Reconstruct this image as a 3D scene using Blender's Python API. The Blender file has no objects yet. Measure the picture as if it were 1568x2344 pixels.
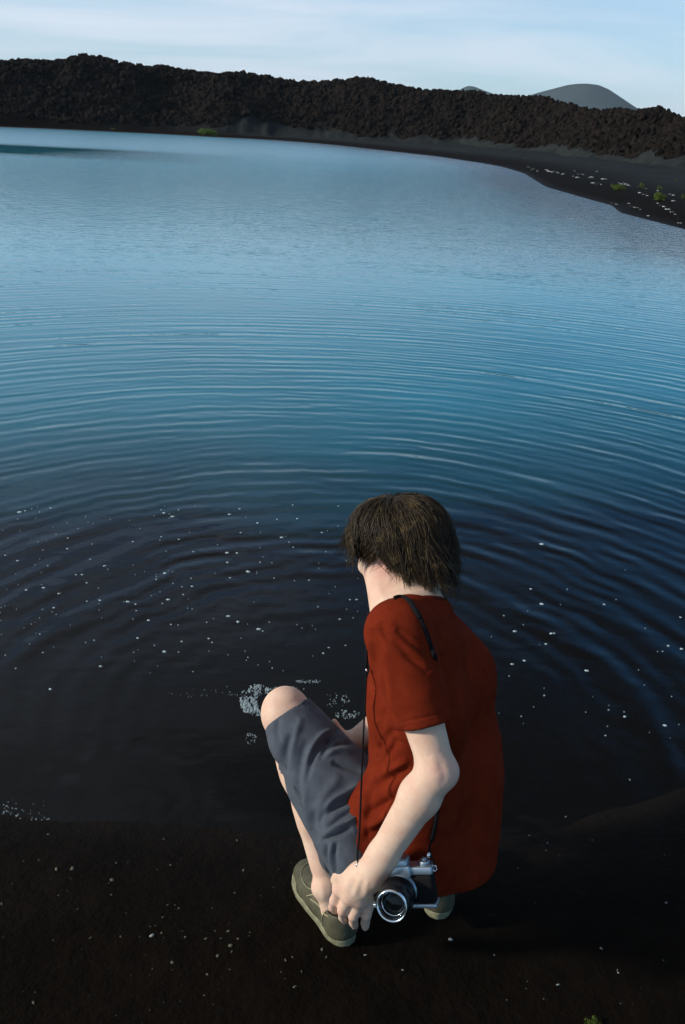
import bpy, bmesh, math, random
import numpy as np
from mathutils import Vector, Matrix
from mathutils.bvhtree import BVHTree
random.seed(7); np.random.seed(7)
R = math.radians
scene = bpy.context.scene
COL = scene.collection

# ------------------------------------------------------------------ camera
FOC = 1900.0                      # focal length in units of a 1568 x 2344 picture
CX, CY = 784.0, 1172.0
PITCH, ROLL, CAMH = R(24.8), R(3.0), 1.75
cam = bpy.data.cameras.new('camera'); camo = bpy.data.objects.new('camera', cam); COL.objects.link(camo)
cam.sensor_fit = 'VERTICAL'; cam.sensor_height = 36.0; cam.lens = 36.0*FOC/2344.0
cam.clip_start = 0.05; cam.clip_end = 20000
camo.matrix_world = Matrix.Translation((0, 0, CAMH)) @ Matrix.Rotation(R(90)-PITCH, 4, 'X') @ Matrix.Rotation(ROLL, 4, 'Z')
scene.camera = camo
MW = np.array(camo.matrix_world)
RT, UP, FW, EYE = MW[:3, 0], MW[:3, 1], -MW[:3, 2], MW[:3, 3]

# ------------------------------------------------------------------ light
SUN_EL = R(24); SUN_AZ = R(-100)           # azimuth measured from +Y towards +X
world = bpy.data.worlds.new("World"); scene.world = world; world.use_nodes = True
wn, wl = world.node_tree.nodes, world.node_tree.links
wn.clear()
def wnode(t, **k):
    n = wn.new(t)
    for a, b in k.items(): setattr(n, a, b)
    return n
wout = wnode('ShaderNodeOutputWorld'); wbg = wnode('ShaderNodeBackground'); wbg.inputs['Strength'].default_value = 0.12
sky = wnode('ShaderNodeTexSky'); sky.sky_type = 'NISHITA'; sky.sun_disc = False
sky.sun_elevation = SUN_EL; sky.sun_rotation = SUN_AZ; sky.altitude = 0; sky.air_density = 1.0; sky.dust_density = 0.6; sky.ozone_density = 3.0
tc = wnode('ShaderNodeTexCoord'); sep = wnode('ShaderNodeSeparateXYZ'); wl.new(tc.outputs['Generated'], sep.inputs[0])
# thin high cloud: project the view direction on a flat layer
zc = wnode('ShaderNodeMath', operation='MAXIMUM'); wl.new(sep.outputs['Z'], zc.inputs[0]); zc.inputs[1].default_value = 0.0
za = wnode('ShaderNodeMath', operation='ADD'); wl.new(zc.outputs[0], za.inputs[0]); za.inputs[1].default_value = 0.12
dx = wnode('ShaderNodeMath', operation='DIVIDE'); wl.new(sep.outputs['X'], dx.inputs[0]); wl.new(za.outputs[0], dx.inputs[1])
dy = wnode('ShaderNodeMath', operation='DIVIDE'); wl.new(sep.outputs['Y'], dy.inputs[0]); wl.new(za.outputs[0], dy.inputs[1])
cmb = wnode('ShaderNodeCombineXYZ'); wl.new(dx.outputs[0], cmb.inputs[0]); wl.new(dy.outputs[0], cmb.inputs[1])
mp = wnode('ShaderNodeMapping'); mp.inputs['Scale'].default_value = (0.55, 1.0, 1); mp.inputs['Rotation'].default_value = (0, 0, R(18)); mp.inputs['Location'].default_value = (1.3, 0.2, 0)
wl.new(cmb.outputs[0], mp.inputs[0])
cn = wnode('ShaderNodeTexNoise'); cn.inputs['Scale'].default_value = 0.9; cn.inputs['Detail'].default_value = 9; cn.inputs['Roughness'].default_value = 0.58; cn.inputs['Distortion'].default_value = 0.6
wl.new(mp.outputs[0], cn.inputs['Vector'])
cr = wnode('ShaderNodeMapRange'); cr.inputs['From Min'].default_value = 0.36; cr.inputs['From Max'].default_value = 0.68
wl.new(cn.outputs['Fac'], cr.inputs['Value'])
# veil: thick near the horizon, thinning upwards
vx = wnode('ShaderNodeMath', operation='MULTIPLY_ADD'); wl.new(sep.outputs['X'], vx.inputs[0]); vx.inputs[1].default_value = -0.75; vx.inputs[2].default_value = 0.46
vxc = wnode('ShaderNodeClamp'); wl.new(vx.outputs[0], vxc.inputs['Value']); vxc.inputs['Min'].default_value = 0.31; vxc.inputs['Max'].default_value = 0.58
vz = wnode('ShaderNodeMath', operation='DIVIDE'); wl.new(sep.outputs['Z'], vz.inputs[0]); wl.new(vxc.outputs[0], vz.inputs[1])
ve = wnode('ShaderNodeMapRange', interpolation_type='SMOOTHSTEP'); wl.new(vz.outputs[0], ve.inputs['Value'])
ve.inputs['From Min'].default_value = 0.02; ve.inputs['From Max'].default_value = 1.0; ve.inputs['To Min'].default_value = 1.0; ve.inputs['To Max'].default_value = 0.0
bf = wnode('ShaderNodeMapRange', interpolation_type='SMOOTHSTEP'); wl.new(sep.outputs['Y'], bf.inputs['Value']); bf.inputs['From Min'].default_value = -0.35; bf.inputs['From Max'].default_value = 0.35; bf.inputs['To Min'].default_value = 0.10
# a paler patch of cloud ahead-left, clear to the right
az = wnode('ShaderNodeMath', operation='MULTIPLY_ADD'); wl.new(sep.outputs['X'], az.inputs[0]); az.inputs[1].default_value = -1.5; az.inputs[2].default_value = 0.60
azc = wnode('ShaderNodeClamp'); wl.new(az.outputs[0], azc.inputs['Value']); azc.inputs['Min'].default_value = 0.05; azc.inputs['Max'].default_value = 0.85
c1 = wnode('ShaderNodeMath', operation='MULTIPLY'); wl.new(cr.outputs[0], c1.inputs[0]); wl.new(azc.outputs[0], c1.inputs[1])
c2 = wnode('ShaderNodeMath', operation='MULTIPLY_ADD'); wl.new(cr.outputs[0], c2.inputs[0]); c2.inputs[1].default_value = 0.45; c2.inputs[2].default_value = 0.55
c3 = wnode('ShaderNodeMath', operation='MULTIPLY'); wl.new(c2.outputs[0], c3.inputs[0]); wl.new(ve.outputs[0], c3.inputs[1])
c4 = wnode('ShaderNodeMath', operation='MAXIMUM'); wl.new(c1.outputs[0], c4.inputs[0]); c5 = wnode('ShaderNodeMath', operation='MULTIPLY'); wl.new(c3.outputs[0], c5.inputs[0]); wl.new(bf.outputs[0], c5.inputs[1]); wl.new(c5.outputs[0], c4.inputs[1])
cm = wnode('ShaderNodeMix', data_type='RGBA'); wl.new(c4.outputs[0], cm.inputs['Factor']); tn_ = wnode('ShaderNodeMix', data_type='RGBA', blend_type='MULTIPLY'); tn_.inputs['Factor'].default_value = 1; hi_ = wnode('ShaderNodeMapRange', interpolation_type='SMOOTHSTEP'); wl.new(sep.outputs['Z'], hi_.inputs['Value']); hi_.inputs['From Min'].default_value = 0.38; hi_.inputs['From Max'].default_value = 0.68; tc_ = wnode('ShaderNodeMix', data_type='RGBA'); wl.new(hi_.outputs[0], tc_.inputs['Factor']); tc_.inputs['A'].default_value = (0.55, 1.02, 1.25, 1); tc_.inputs['B'].default_value = (0.95, 0.64, 0.42, 1); wl.new(tc_.outputs['Result'], tn_.inputs['B']); wl.new(sky.outputs[0], tn_.inputs['A']); wl.new(tn_.outputs['Result'], cm.inputs['A'])
cm.inputs['B'].default_value = (6.4, 7.0, 7.9, 1)
wl.new(cm.outputs['Result'], wbg.inputs['Color']); wl.new(wbg.outputs[0], wout.inputs[0])

sund = bpy.data.lights.new('sun', 'SUN'); sund.energy = 3.5; sund.angle = R(5); sund.color = (1.0, 0.89, 0.75)
suno = bpy.data.objects.new('sun', sund); COL.objects.link(suno)
sdir = Vector((math.sin(SUN_AZ)*math.cos(SUN_EL), math.cos(SUN_AZ)*math.cos(SUN_EL), math.sin(SUN_EL)))
suno.rotation_euler = sdir.to_track_quat('Z', 'Y').to_euler(); suno.location = (-6, -4, 6)
scene.view_settings.view_transform = 'Standard'; scene.view_settings.look = 'None'
scene.view_settings.exposure = 0.08; scene.view_settings.gamma = 1.0
scene.cycles.max_bounces = 5; scene.cycles.diffuse_bounces = 2; scene.cycles.glossy_bounces = 3; scene.cycles.transmission_bounces = 2; scene.cycles.transparent_max_bounces = 8; scene.cycles.volume_bounces = 0

# ------------------------------------------------------------------ helpers
def ray(px, py):
    return FW + RT*((px-CX)/FOC) + UP*(-(py-CY)/FOC)
def W(px, py, d):                    # picture point at a depth -> world
    return EYE + ray(px, py)*d
def G(px, py, z=0.0):                # picture point on the level z
    r = ray(px, py); return EYE + r*((z-EYE[2])/r[2])
def proj(v):
    q = np.asarray(v)-EYE; d = q@FW
    return CX+FOC*(q@RT)/d, CY-FOC*(q@UP)/d, d
def nrm(v): v = np.asarray(v, float); return v/np.linalg.norm(v)

def mesh_obj(name, verts, faces, mat, parent=None, smooth=True, base=None):
    me = bpy.data.meshes.new(name)
    v = np.asarray(verts, dtype=np.float32)
    off = np.array(base if base is not None else (0, 0, 0), dtype=np.float32)
    if parent is not None: off = np.array(parent_loc(parent), dtype=np.float32)
    v = v-off
    if isinstance(faces, np.ndarray):
        n, k = faces.shape
        me.vertices.add(len(v)); me.vertices.foreach_set('co', v.ravel())
        me.loops.add(n*k); me.loops.foreach_set('vertex_index', faces.astype(np.int32).ravel())
        me.polygons.add(n); me.polygons.foreach_set('loop_start', np.arange(0, n*k, k, dtype=np.int32))
        me.update(calc_edges=True); me.validate()
    else:
        me.from_pydata(v.tolist(), [], [tuple(int(i) for i in f) for f in faces]); me.update()
    if smooth: me.polygons.foreach_set('use_smooth', [True]*len(me.polygons))
    if mat: me.materials.append(mat)
    o = bpy.data.objects.new(name, me); COL.objects.link(o)
    if parent is not None: o.parent = parent
    elif base is not None: o.location = base
    return o
def parent_loc(p):
    l = np.zeros(3)
    while p is not None:
        l += np.array(p.location); p = p.parent
    return l
def thing(name, loc, label, cat, group=None):
    o = bpy.data.objects.new(name, None); COL.objects.link(o); o.location = tuple(float(a) for a in loc)
    o.empty_display_size = 0.1
    return tag(o, label, cat, group)
def tag(o, label=None, cat=None, group=None, kind=None):
    if label: o['label'] = label
    if cat: o['category'] = cat
    if group: o['group'] = group
    if kind: o['kind'] = kind
    return o

class MB:                            # collects pieces of one mesh
    def __init__(s): s.v = []; s.f = []
    def add(s, v, f):
        b = len(s.v); s.v += [tuple(map(float, p)) for p in v]; s.f += [tuple(i+b for i in q) for q in f]; return s
    def tube(s, pts, r, n=8, cap=True, flat=None):
        pts = [np.array(p, float) for p in pts]; m = len(pts)
        rr = r if hasattr(r, '__len__') else [r]*m
        ref = np.array((0.31, 0.22, 0.92)); vs = []
        for i, p in enumerate(pts):
            t = nrm(pts[min(i+1, m-1)]-pts[max(i-1, 0)])
            a = ref-t*(ref@t); a = nrm(a); b = np.cross(t, a); ref = a
            for k in range(n):
                an = 2*math.pi*k/n
                vs.append(p+a*math.cos(an)*rr[i]+b*math.sin(an)*rr[i])
        fs = [(i*n+k, i*n+(k+1) % n, (i+1)*n+(k+1) % n, (i+1)*n+k) for i in range(m-1) for k in range(n)]
        if cap: fs += [tuple(range(n))[::-1], tuple((m-1)*n+k for k in range(n))]
        return s.add(vs, fs)
    def lathe(s, c, axis, prof, n=40, ref=(0.3, 0.2, 0.9)):     # prof: (distance along axis, radius)
        ax = nrm(axis); a = nrm(np.array(ref)-ax*(np.array(ref)@ax)); b = np.cross(ax, a); vs = []
        for h, r in prof:
            for k in range(n):
                an = 2*math.pi*k/n
                vs.append(np.array(c)+ax*h+(a*math.cos(an)+b*math.sin(an))*r)
        m = len(prof)
        fs = [(i*n+k, i*n+(k+1) % n, (i+1)*n+(k+1) % n, (i+1)*n+k) for i in range(m-1) for k in range(n)]
        return s.add(vs, fs)
    def box(s, c, X, Y, Z, hx, hy, hz, bev=0.0):
        bm = bmesh.new(); bmesh.ops.create_cube(bm, size=2)
        for v in bm.verts: v.co = (v.co.x*hx, v.co.y*hy, v.co.z*hz)
        if bev: bmesh.ops.bevel(bm, geom=bm.edges[:], offset=bev, segments=3, affect='EDGES', profile=0.5)
        c = np.array(c); vs = [c+X*v.co.x+Y*v.co.y+Z*v.co.z for v in bm.verts]
        bm.verts.index_update(); fs = [[v.index for v in f.verts] for f in bm.faces]; bm.free()
        return s.add(vs, fs)
    def build(s, name, mat, parent=None, smooth=True, base=None):
        return mesh_obj(name, s.v, s.f, mat, parent, smooth, base)

def bez(pts, n=8):                   # Catmull-Rom through points
    P = [np.array(p, float) for p in pts]; P = [2*P[0]-P[1]]+P+[2*P[-1]-P[-2]]; out = []
    for i in range(1, len(P)-2):
        for k in range(n):
            t = k/n; a, b, c, d = P[i-1], P[i], P[i+1], P[i+2]
            out.append(.5*((2*b)+(-a+c)*t+(2*a-5*b+4*c-d)*t*t+(-a+3*b-3*c+d)*t**3))
    out.append(P[-2]); return out

_tab = np.random.RandomState(3).rand(65536).astype(np.float32)
def _h(i, j, s): return _tab[(i.astype(np.int64)*7919+j.astype(np.int64)*104729+s*1299709) & 65535]
def vnoise(x, y, s=0):
    xi = np.floor(x); yi = np.floor(y); fx = x-xi; fy = y-yi
    fx = fx*fx*(3-2*fx); fy = fy*fy*(3-2*fy)
    return (_h(xi, yi, s)*(1-fx)+_h(xi+1, yi, s)*fx)*(1-fy)+(_h(xi, yi+1, s)*(1-fx)+_h(xi+1, yi+1, s)*fx)*fy-0.5
def fbm(x, y, s=0, oct=4, g=0.5):
    a = 1.0; t = 0
    for o in range(oct):
        t = t+a*vnoise(x*2**o+o*17.3, y*2**o-o*9.1, s+o); a *= g
    return t

# ---- signed-distance modelling of soft shapes, meshed with surface nets
class Field:
    def __init__(s, lo, hi, h):
        s.lo = np.array(lo, float); s.h = h; s.n = np.ceil((np.array(hi)-s.lo)/h).astype(int)+1
        s.F = np.full(s.n, 0.05, np.float32)
    def _sub(s, lo, hi, pad):
        i0 = np.clip(np.floor((lo-pad-s.lo)/s.h).astype(int), 0, s.n-1); i1 = np.clip(np.ceil((hi+pad-s.lo)/s.h).astype(int)+1, 1, s.n)
        ax = [(s.lo[a]+s.h*np.arange(i0[a], i1[a])).astype(np.float32) for a in range(3)]
        return tuple(slice(i0[a], i1[a]) for a in range(3)), ax[0][:, None, None], ax[1][None, :, None], ax[2][None, None, :]
    def _cone(s, X, Y, Z, a, b, ra, rb):
        d = b-a; L = float(d@d)+1e-12
        t = np.clip(((X-a[0])*d[0]+(Y-a[1])*d[1]+(Z-a[2])*d[2])/L, 0, 1)
        return np.sqrt((X-a[0]-t*d[0])**2+(Y-a[1]-t*d[1])**2+(Z-a[2]-t*d[2])**2)-(ra+(rb-ra)*t)
    def cone(s, a, b, ra, rb, k=0.02, cut=None, kc=0.006, sub=False):
        a = np.array(a, float); b = np.array(b, float); r = max(ra, rb)
        sl, X, Y, Z = s._sub(np.minimum(a, b)-r, np.maximum(a, b)+r, 0.055+k)
        s._merge(sl, X, Y, Z, s._cone(X, Y, Z, a, b, ra, rb), k, cut, kc, sub); return s
    def _merge(s, sl, X, Y, Z, d, k, cut, kc, sub):
        for c in (cut or []):
            p, n = c; p = np.array(p); n = nrm(n)
            q = (X-p[0])*n[0]+(Y-p[1])*n[1]+(Z-p[2])*n[2]
            hh = np.clip(.5+.5*(d-q)/kc, 0, 1); d = q*(1-hh)+d*hh+kc*hh*(1-hh)
        A = s.F[sl]
        if sub:
            d = -d; hh = np.clip(.5+.5*(A-d)/k, 0, 1); s.F[sl] = d*(1-hh)+A*hh+k*hh*(1-hh)
        else:
            hh = np.clip(.5+.5*(d-A)/k, 0, 1); s.F[sl] = d*(1-hh)+A*hh-k*hh*(1-hh)
    def ell(s, c, r, M=None, k=0.02, sub=False, cut=None, kc=0.006):
        c = np.array(c, float); r = np.array(r, float); M = np.eye(3) if M is None else np.array(M)   # rows = axes
        m = r.max(); sl, X, Y, Z = s._sub(c-m, c+m, 0.055+k)
        x, y, z = X-c[0], Y-c[1], Z-c[2]
        q = [(x*M[i][0]+y*M[i][1]+z*M[i][2]) for i in range(3)]
        k0 = np.sqrt(sum((q[i]/r[i])**2 for i in range(3))); k1 = np.sqrt(sum((q[i]/r[i]**2)**2 for i in range(3)))+1e-6
        s._merge(sl, X, Y, Z, k0*(k0-1)/k1, k, cut, kc, sub); return s
    def halfspace(s, p, n, k=0.006):     # remove what lies on the side n points to
        sl, X, Y, Z = s._sub(s.lo, s.lo+s.h*s.n, 0)
        n = nrm(n); q = (X-p[0])*n[0]+(Y-p[1])*n[1]+(Z-p[2])*n[2]; A = s.F
        hh = np.clip(.5+.5*(A-q)/k, 0, 1); s.F = (q*(1-hh)+A*hh+k*hh*(1-hh)).astype(np.float32); return s
    def mesh(s, smooth=2):
        F = s.F; F[0] = F[-1] = 0.05; F[:, 0] = F[:, -1] = 0.05; F[:, :, 0] = F[:, :, -1] = 0.05
        S = F < 0; n = s.n
        cnt = np.zeros(n-1, np.int8)
        for i in (0, 1):
            for j in (0, 1):
                for k in (0, 1): cnt += S[i:n[0]-1+i, j:n[1]-1+j, k:n[2]-1+k]
        act = np.argwhere((cnt > 0) & (cnt < 8)); idx = np.full(n-1, -1, np.int32)
        idx[act[:, 0], act[:, 1], act[:, 2]] = np.arange(len(act))
        cs = [(i, j, k) for i in (0, 1) for j in (0, 1) for k in (0, 1)]
        val = np.stack([F[act[:, 0]+c[0], act[:, 1]+c[1], act[:, 2]+c[2]] for c in cs], 1)
        acc = np.zeros((len(act), 3)); w = np.zeros(len(act))
        for p in range(8):
            for q in range(p+1, 8):
                if sum(abs(cs[p][m]-cs[q][m]) for m in range(3)) != 1: continue
                a, b = val[:, p], val[:, q]; m = (a < 0) != (b < 0)
                t = np.where(m, a/np.where(m, a-b, 1), 0)
                pos = np.array(cs[p])+t[:, None]*(np.array(cs[q])-np.array(cs[p]))
                acc += pos*m[:, None]; w += m
        V = (act+acc/w[:, None])*s.h+s.lo
        Fc = []
        for ax in range(3):
            sl0 = [slice(None)]*3; sl1 = [slice(None)]*3; sl0[ax] = slice(0, -1); sl1[ax] = slice(1, None)
            a = S[tuple(sl0)]; b = S[tuple(sl1)]; e = np.argwhere(a != b); fl = a[e[:, 0], e[:, 1], e[:, 2]]
            u, v = (ax+1) % 3, (ax+2) % 3
            def g(du, dv):
                q = e.copy(); q[:, u] -= du; q[:, v] -= dv; return idx[q[:, 0], q[:, 1], q[:, 2]]
            f = np.stack([g(1, 1), g(0, 1), g(0, 0), g(1, 0)], 1)
            f = np.where(fl[:, None], f, f[:, ::-1]); Fc.append(f)
        Fc = np.concatenate(Fc); Fc = Fc[(Fc >= 0).all(1)]
        for _ in range(smooth): V = lap(V, Fc, 0.5)
        return V, Fc
def lap(V, F, f):
    acc = np.zeros_like(V); c = np.zeros(len(V))
    for a, b in ((0, 1), (1, 2), (2, 3), (3, 0)):
        for p, q in ((F[:, a], F[:, b]), (F[:, b], F[:, a])):
            for m in range(3): acc[:, m] += np.bincount(p, V[q, m], len(V))
            c += np.bincount(p, minlength=len(V))
    return V+(acc/np.maximum(c, 1)[:, None]-V)*f
def normals(V, F):
    n = np.cross(V[F[:, 2]]-V[F[:, 0]], V[F[:, 3]]-V[F[:, 1]]); N = np.zeros_like(V)
    for a in range(4):
        for m in range(3): N[:, m] += np.bincount(F[:, a], n[:, m], len(V))
    return N/(np.linalg.norm(N, axis=1)[:, None]+1e-12)
def folds(V, F, lines):
    """press real creases (negative) and ridges (positive) into cloth along drawn lines: (points, half width, height in m)"""
    N = normals(V, F); px, py, d = proj(V); view = V-EYE; front = np.clip(-(N*view).sum(1)/np.linalg.norm(view, axis=1)*3, 0, 1)
    D = np.zeros(len(V))
    for pts, w, h in lines:
        pts = np.array(bez([(p[0], p[1]) for p in pts], 5)); best = np.full(len(V), 1e9); tt = np.zeros(len(V)); m = len(pts)-1
        bb = (px > pts[:, 0].min()-4*w) & (px < pts[:, 0].max()+4*w) & (py > pts[:, 1].min()-4*w) & (py < pts[:, 1].max()+4*w)
        ii = np.where(bb)[0]; x, y = px[ii], py[ii]; bs = best[ii]; ts = tt[ii]
        for i in range(m):
            a, b = pts[i], pts[i+1]; e = b-a; t = np.clip(((x-a[0])*e[0]+(y-a[1])*e[1])/(e@e+1e-9), 0, 1)
            q = np.hypot(x-a[0]-t*e[0], y-a[1]-t*e[1]); u = q < bs; bs = np.where(u, q, bs); ts = np.where(u, (i+t)/m, ts)
        fade = np.clip(np.sin(np.clip(ts, 0, 1)*math.pi), 0, 1)**0.5
        D[ii] += h*np.exp(-(bs/w)**2)*fade
    return V+N*(D*front)[:, None]

# ------------------------------------------------------------------ materials
def mat(name, col, rough=0.7, spec=0.3, metal=0.0, noise=None, bump=None, attr=None, sub=0.0, sheen=0.0, col2=None, coat=0.0):
    m = bpy.data.materials.new(name); m.use_nodes = True; n, l = m.node_tree.nodes, m.node_tree.links
    b = n['Principled BSDF']; b.inputs['Base Color'].default_value = (*col, 1); b.inputs['Roughness'].default_value = rough
    b.inputs['Specular IOR Level'].default_value = spec; b.inputs['Metallic'].default_value = metal
    if sub:
        b.inputs['Subsurface Weight'].default_value = sub; b.inputs['Subsurface Radius'].default_value = (0.012, 0.005, 0.003); b.inputs['Subsurface Scale'].default_value = 1.0
    if sheen: b.inputs['Sheen Weight'].default_value = sheen; b.inputs['Sheen Roughness'].default_value = 0.5
    if coat: b.inputs['Coat Weight'].default_value = coat
    t = n.new('ShaderNodeTexCoord')
    if noise and col2:
        tn = n.new('ShaderNodeTexNoise'); tn.inputs['Scale'].default_value = noise; tn.inputs['Detail'].default_value = 5; tn.inputs['Roughness'].default_value = 0.6
        l.new(t.outputs['Object'], tn.inputs['Vector'])
        mr = n.new('ShaderNodeMapRange'); mr.inputs['From Min'].default_value = 0.35; mr.inputs['From Max'].default_value = 0.65; l.new(tn.outputs['Fac'], mr.inputs['Value'])
        mx = n.new('ShaderNodeMix'); mx.data_type = 'RGBA'; mx.inputs['A'].default_value = (*col, 1); mx.inputs['B'].default_value = (*col2, 1)
        l.new(mr.outputs[0], mx.inputs['Factor']); l.new(mx.outputs['Result'], b.inputs['Base Color'])
    if bump:
        prev = None
        for sc, dist in bump:
            tn = n.new('ShaderNodeTexNoise'); tn.inputs['Scale'].default_value = sc; tn.inputs['Detail'].default_value = 4
            l.new(t.outputs['Object'], tn.inputs['Vector'])
            bp = n.new('ShaderNodeBump'); bp.inputs['Distance'].default_value = dist; l.new(tn.outputs['Fac'], bp.inputs['Height'])
            if prev: l.new(prev.outputs[0], bp.inputs['Normal'])
            prev = bp
        l.new(prev.outputs[0], b.inputs['Normal'])
    return m
M = {}
def flush(m):                        # pinker skin over joints, from a per-vertex amount
    n, l = m.node_tree.nodes, m.node_tree.links; b = n['Principled BSDF']; src = b.inputs['Base Color'].links[0].from_socket
    a = n.new('ShaderNodeAttribute'); a.attribute_name = 'flush'; x = n.new('ShaderNodeMix'); x.data_type = 'RGBA'; l.new(a.outputs['Fac'], x.inputs['Factor']); l.new(src, x.inputs['A']); x.inputs['B'].default_value = (0.66, 0.33, 0.27, 1); l.new(x.outputs['Result'], b.inputs['Base Color'])
M['skin'] = mat('skin', (0.75, 0.55, 0.42), 0.6, 0.25, noise=26, col2=(0.68, 0.445, 0.335), bump=[(140, 0.0006), (900, 0.0002)], sub=0.25)
flush(M['skin'])
M['shirt'] = mat('rust_cotton', (0.172, 0.0225, 0.0085), 0.95, 0.03, noise=35, col2=(0.138, 0.017, 0.0065), bump=[(60, 0.0012), (1500, 0.0004)])
M['collar'] = mat('rust_rib', (0.115, 0.016, 0.008), 0.9, 0.1, bump=[(700, 0.0005)])
M['shorts'] = mat('grey_cotton', (0.080, 0.094, 0.118), 0.9, 0.1, noise=40, col2=(0.064, 0.076, 0.096), bump=[(55, 0.0015), (1400, 0.0004)], sheen=0.05)
M['leather'] = mat('olive_leather', (0.058, 0.057, 0.034), 0.6, 0.3, noise=60, col2=(0.095, 0.090, 0.056), bump=[(260, 0.0006)])
M['lining'] = mat('shoe_lining', (0.06, 0.055, 0.035), 0.8, 0.2)
M['lace'] = mat('rawhide_lace', (0.30, 0.28, 0.16), 0.6, 0.3)
M['sole'] = mat('shoe_sole', (0.27, 0.27, 0.17), 0.7, 0.25, noise=60, col2=(0.16, 0.16, 0.10))
M['black'] = mat('black_leatherette', (0.008, 0.008, 0.009), 0.7, 0.15, bump=[(900, 0.0006)])
M['blackmetal'] = mat('black_metal', (0.006, 0.006, 0.007), 0.35, 0.25)
M['silver'] = mat('satin_chrome', (0.42, 0.50, 0.56), 0.4, 0.4, metal=0.85)
M['chrome'] = mat('bright_chrome', (0.88, 0.90, 0.92), 0.16, 0.6, metal=1.0)
M['strap'] = mat('black_webbing', (0.007, 0.008, 0.010), 0.85, 0.1, bump=[(800, 0.0006)])
M['glass'] = mat('coated_glass', (0.003, 0.004, 0.005), 0.08, 0.25)
M['foam'] = mat('foam', (0.46, 0.56, 0.58), 0.6, 0.3)
M['whitestone'] = mat('salt_white_stone', (0.42, 0.44, 0.42), 0.9, 0.2, noise=9, col2=(0.22, 0.24, 0.22), bump=[(20, 0.01)])
M['pebble'] = mat('olive_pebble', (0.13, 0.13, 0.09), 0.9, 0.2, noise=90, col2=(0.07, 0.075, 0.055), bump=[(300, 0.001)])
M['palepebble'] = mat('pale_pebble', (0.34, 0.37, 0.36), 0.8, 0.2, noise=90, col2=(0.20, 0.22, 0.2), bump=[(300, 0.001)])
M['leaf'] = mat('green_shrub', (0.10, 0.15, 0.018), 0.7, 0.2, noise=6, col2=(0.055, 0.095, 0.014))
M['stem'] = mat('shrub_stem', (0.07, 0.055, 0.03), 0.9, 0.1)
M['lip'] = mat('eye_white', (0.6, 0.6, 0.58), 0.2, 0.5)
# ------------------------------------------------------------------ land
far_shore_px = [(1700, 578), (1568, 525), (1490, 505), (1420, 487), (1400, 470), (1355, 458), (1250, 428), (1200, 397), (1150, 382), (1100, 373), (1000, 358), (900, 347), (760, 331), (640, 321), (520, 314), (400, 307), (200, 298), (0, 289.5)]
fs = [tuple(G(x, y, 0.0)[:2]) for x, y in far_shore_px]
near = [(-220, -16), (-60, -5), (-20, -0.2), (-8, 1.15), (-4, 1.50), (-2, 1.62), (-0.9, 1.68), (-0.3, 1.74), (0.3, 1.74), (0.8, 1.86), (1.5, 2.05), (3, 2.6), (7, 4.0), (12, 6.5), (14.5, 10)]
dleft = nrm(np.array(fs[-1])-np.array(fs[-4]))
lagoon = np.array(near+fs+[tuple(np.array(fs[-1])+dleft*40+np.array((0, -1.0))), tuple(np.array(fs[-1])+dleft*190+np.array((0, -12)))])
def shore_dist(x, y):                # + on land, - in the water
    x = np.asarray(x, float); y = np.asarray(y, float); best = np.full(x.shape, 1e18); ins = np.zeros(x.shape, bool)
    m = len(lagoon)
    for i in range(m):
        a = lagoon[i]; b = lagoon[(i+1) % m]; e = b-a
        t = np.clip(((x-a[0])*e[0]+(y-a[1])*e[1])/(e@e+1e-12), 0, 1)
        best = np.minimum(best, (x-a[0]-t*e[0])**2+(y-a[1]-t*e[1])**2)
        c = (a[1] > y) != (b[1] > y); ins ^= c & (x < (e[0])*(y-a[1])/(e[1] if abs(e[1]) > 1e-12 else 1e-12)+a[0])
    d = np.sqrt(best); d = np.where(ins, -d, d); return d+np.where(np.hypot(x, y) < 9, 0.16*fbm(x*1.7, y*1.7, 77, 3), 0)
crest_px = [(-120, 168), (0, 142), (60, 137), (130, 142), (165, 135), (190, 128), (230, 137), (270, 145), (390, 155), (450, 162), (570, 168), (640, 178), (720, 183), (790, 187), (820, 182), (880, 193), (960, 211), (1000, 213), (1080, 207), (1130, 217), (1240, 226), (1300, 232), (1330, 240), (1380, 243), (1450, 247), (1568, 264), (1700, 280)]
base_px = [(560, 300), (645, 299), (760, 306), (850, 312), (1052, 322), (1217, 334), (1332, 344), (1463, 354), (1568, 366), (1700, 384)]
def az_of(p): return math.atan2(p[0], p[1])
ca, ct = zip(*[(az_of(r), r[2]/math.hypot(r[0], r[1])) for r in (ray(x, y) for x, y in crest_px)])
lb_a, lb_r = [], []
for x, y in far_shore_px[::-1]:
    if x < 530: g = G(x, y, 0.0); lb_a.append(az_of(g)); lb_r.append(math.hypot(g[0], g[1])+0.5+3.0*max(0, (x-250)/270))
for x, D_ in ((580, 122), (650, 123), (760, 122), (850, 119), (1052, 115), (1217, 98), (1332, 82), (1463, 71), (1568, 61), (1700, 52)):
    lb_a.append(az_of(ray(x, 300))); lb_r.append(D_)
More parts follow.
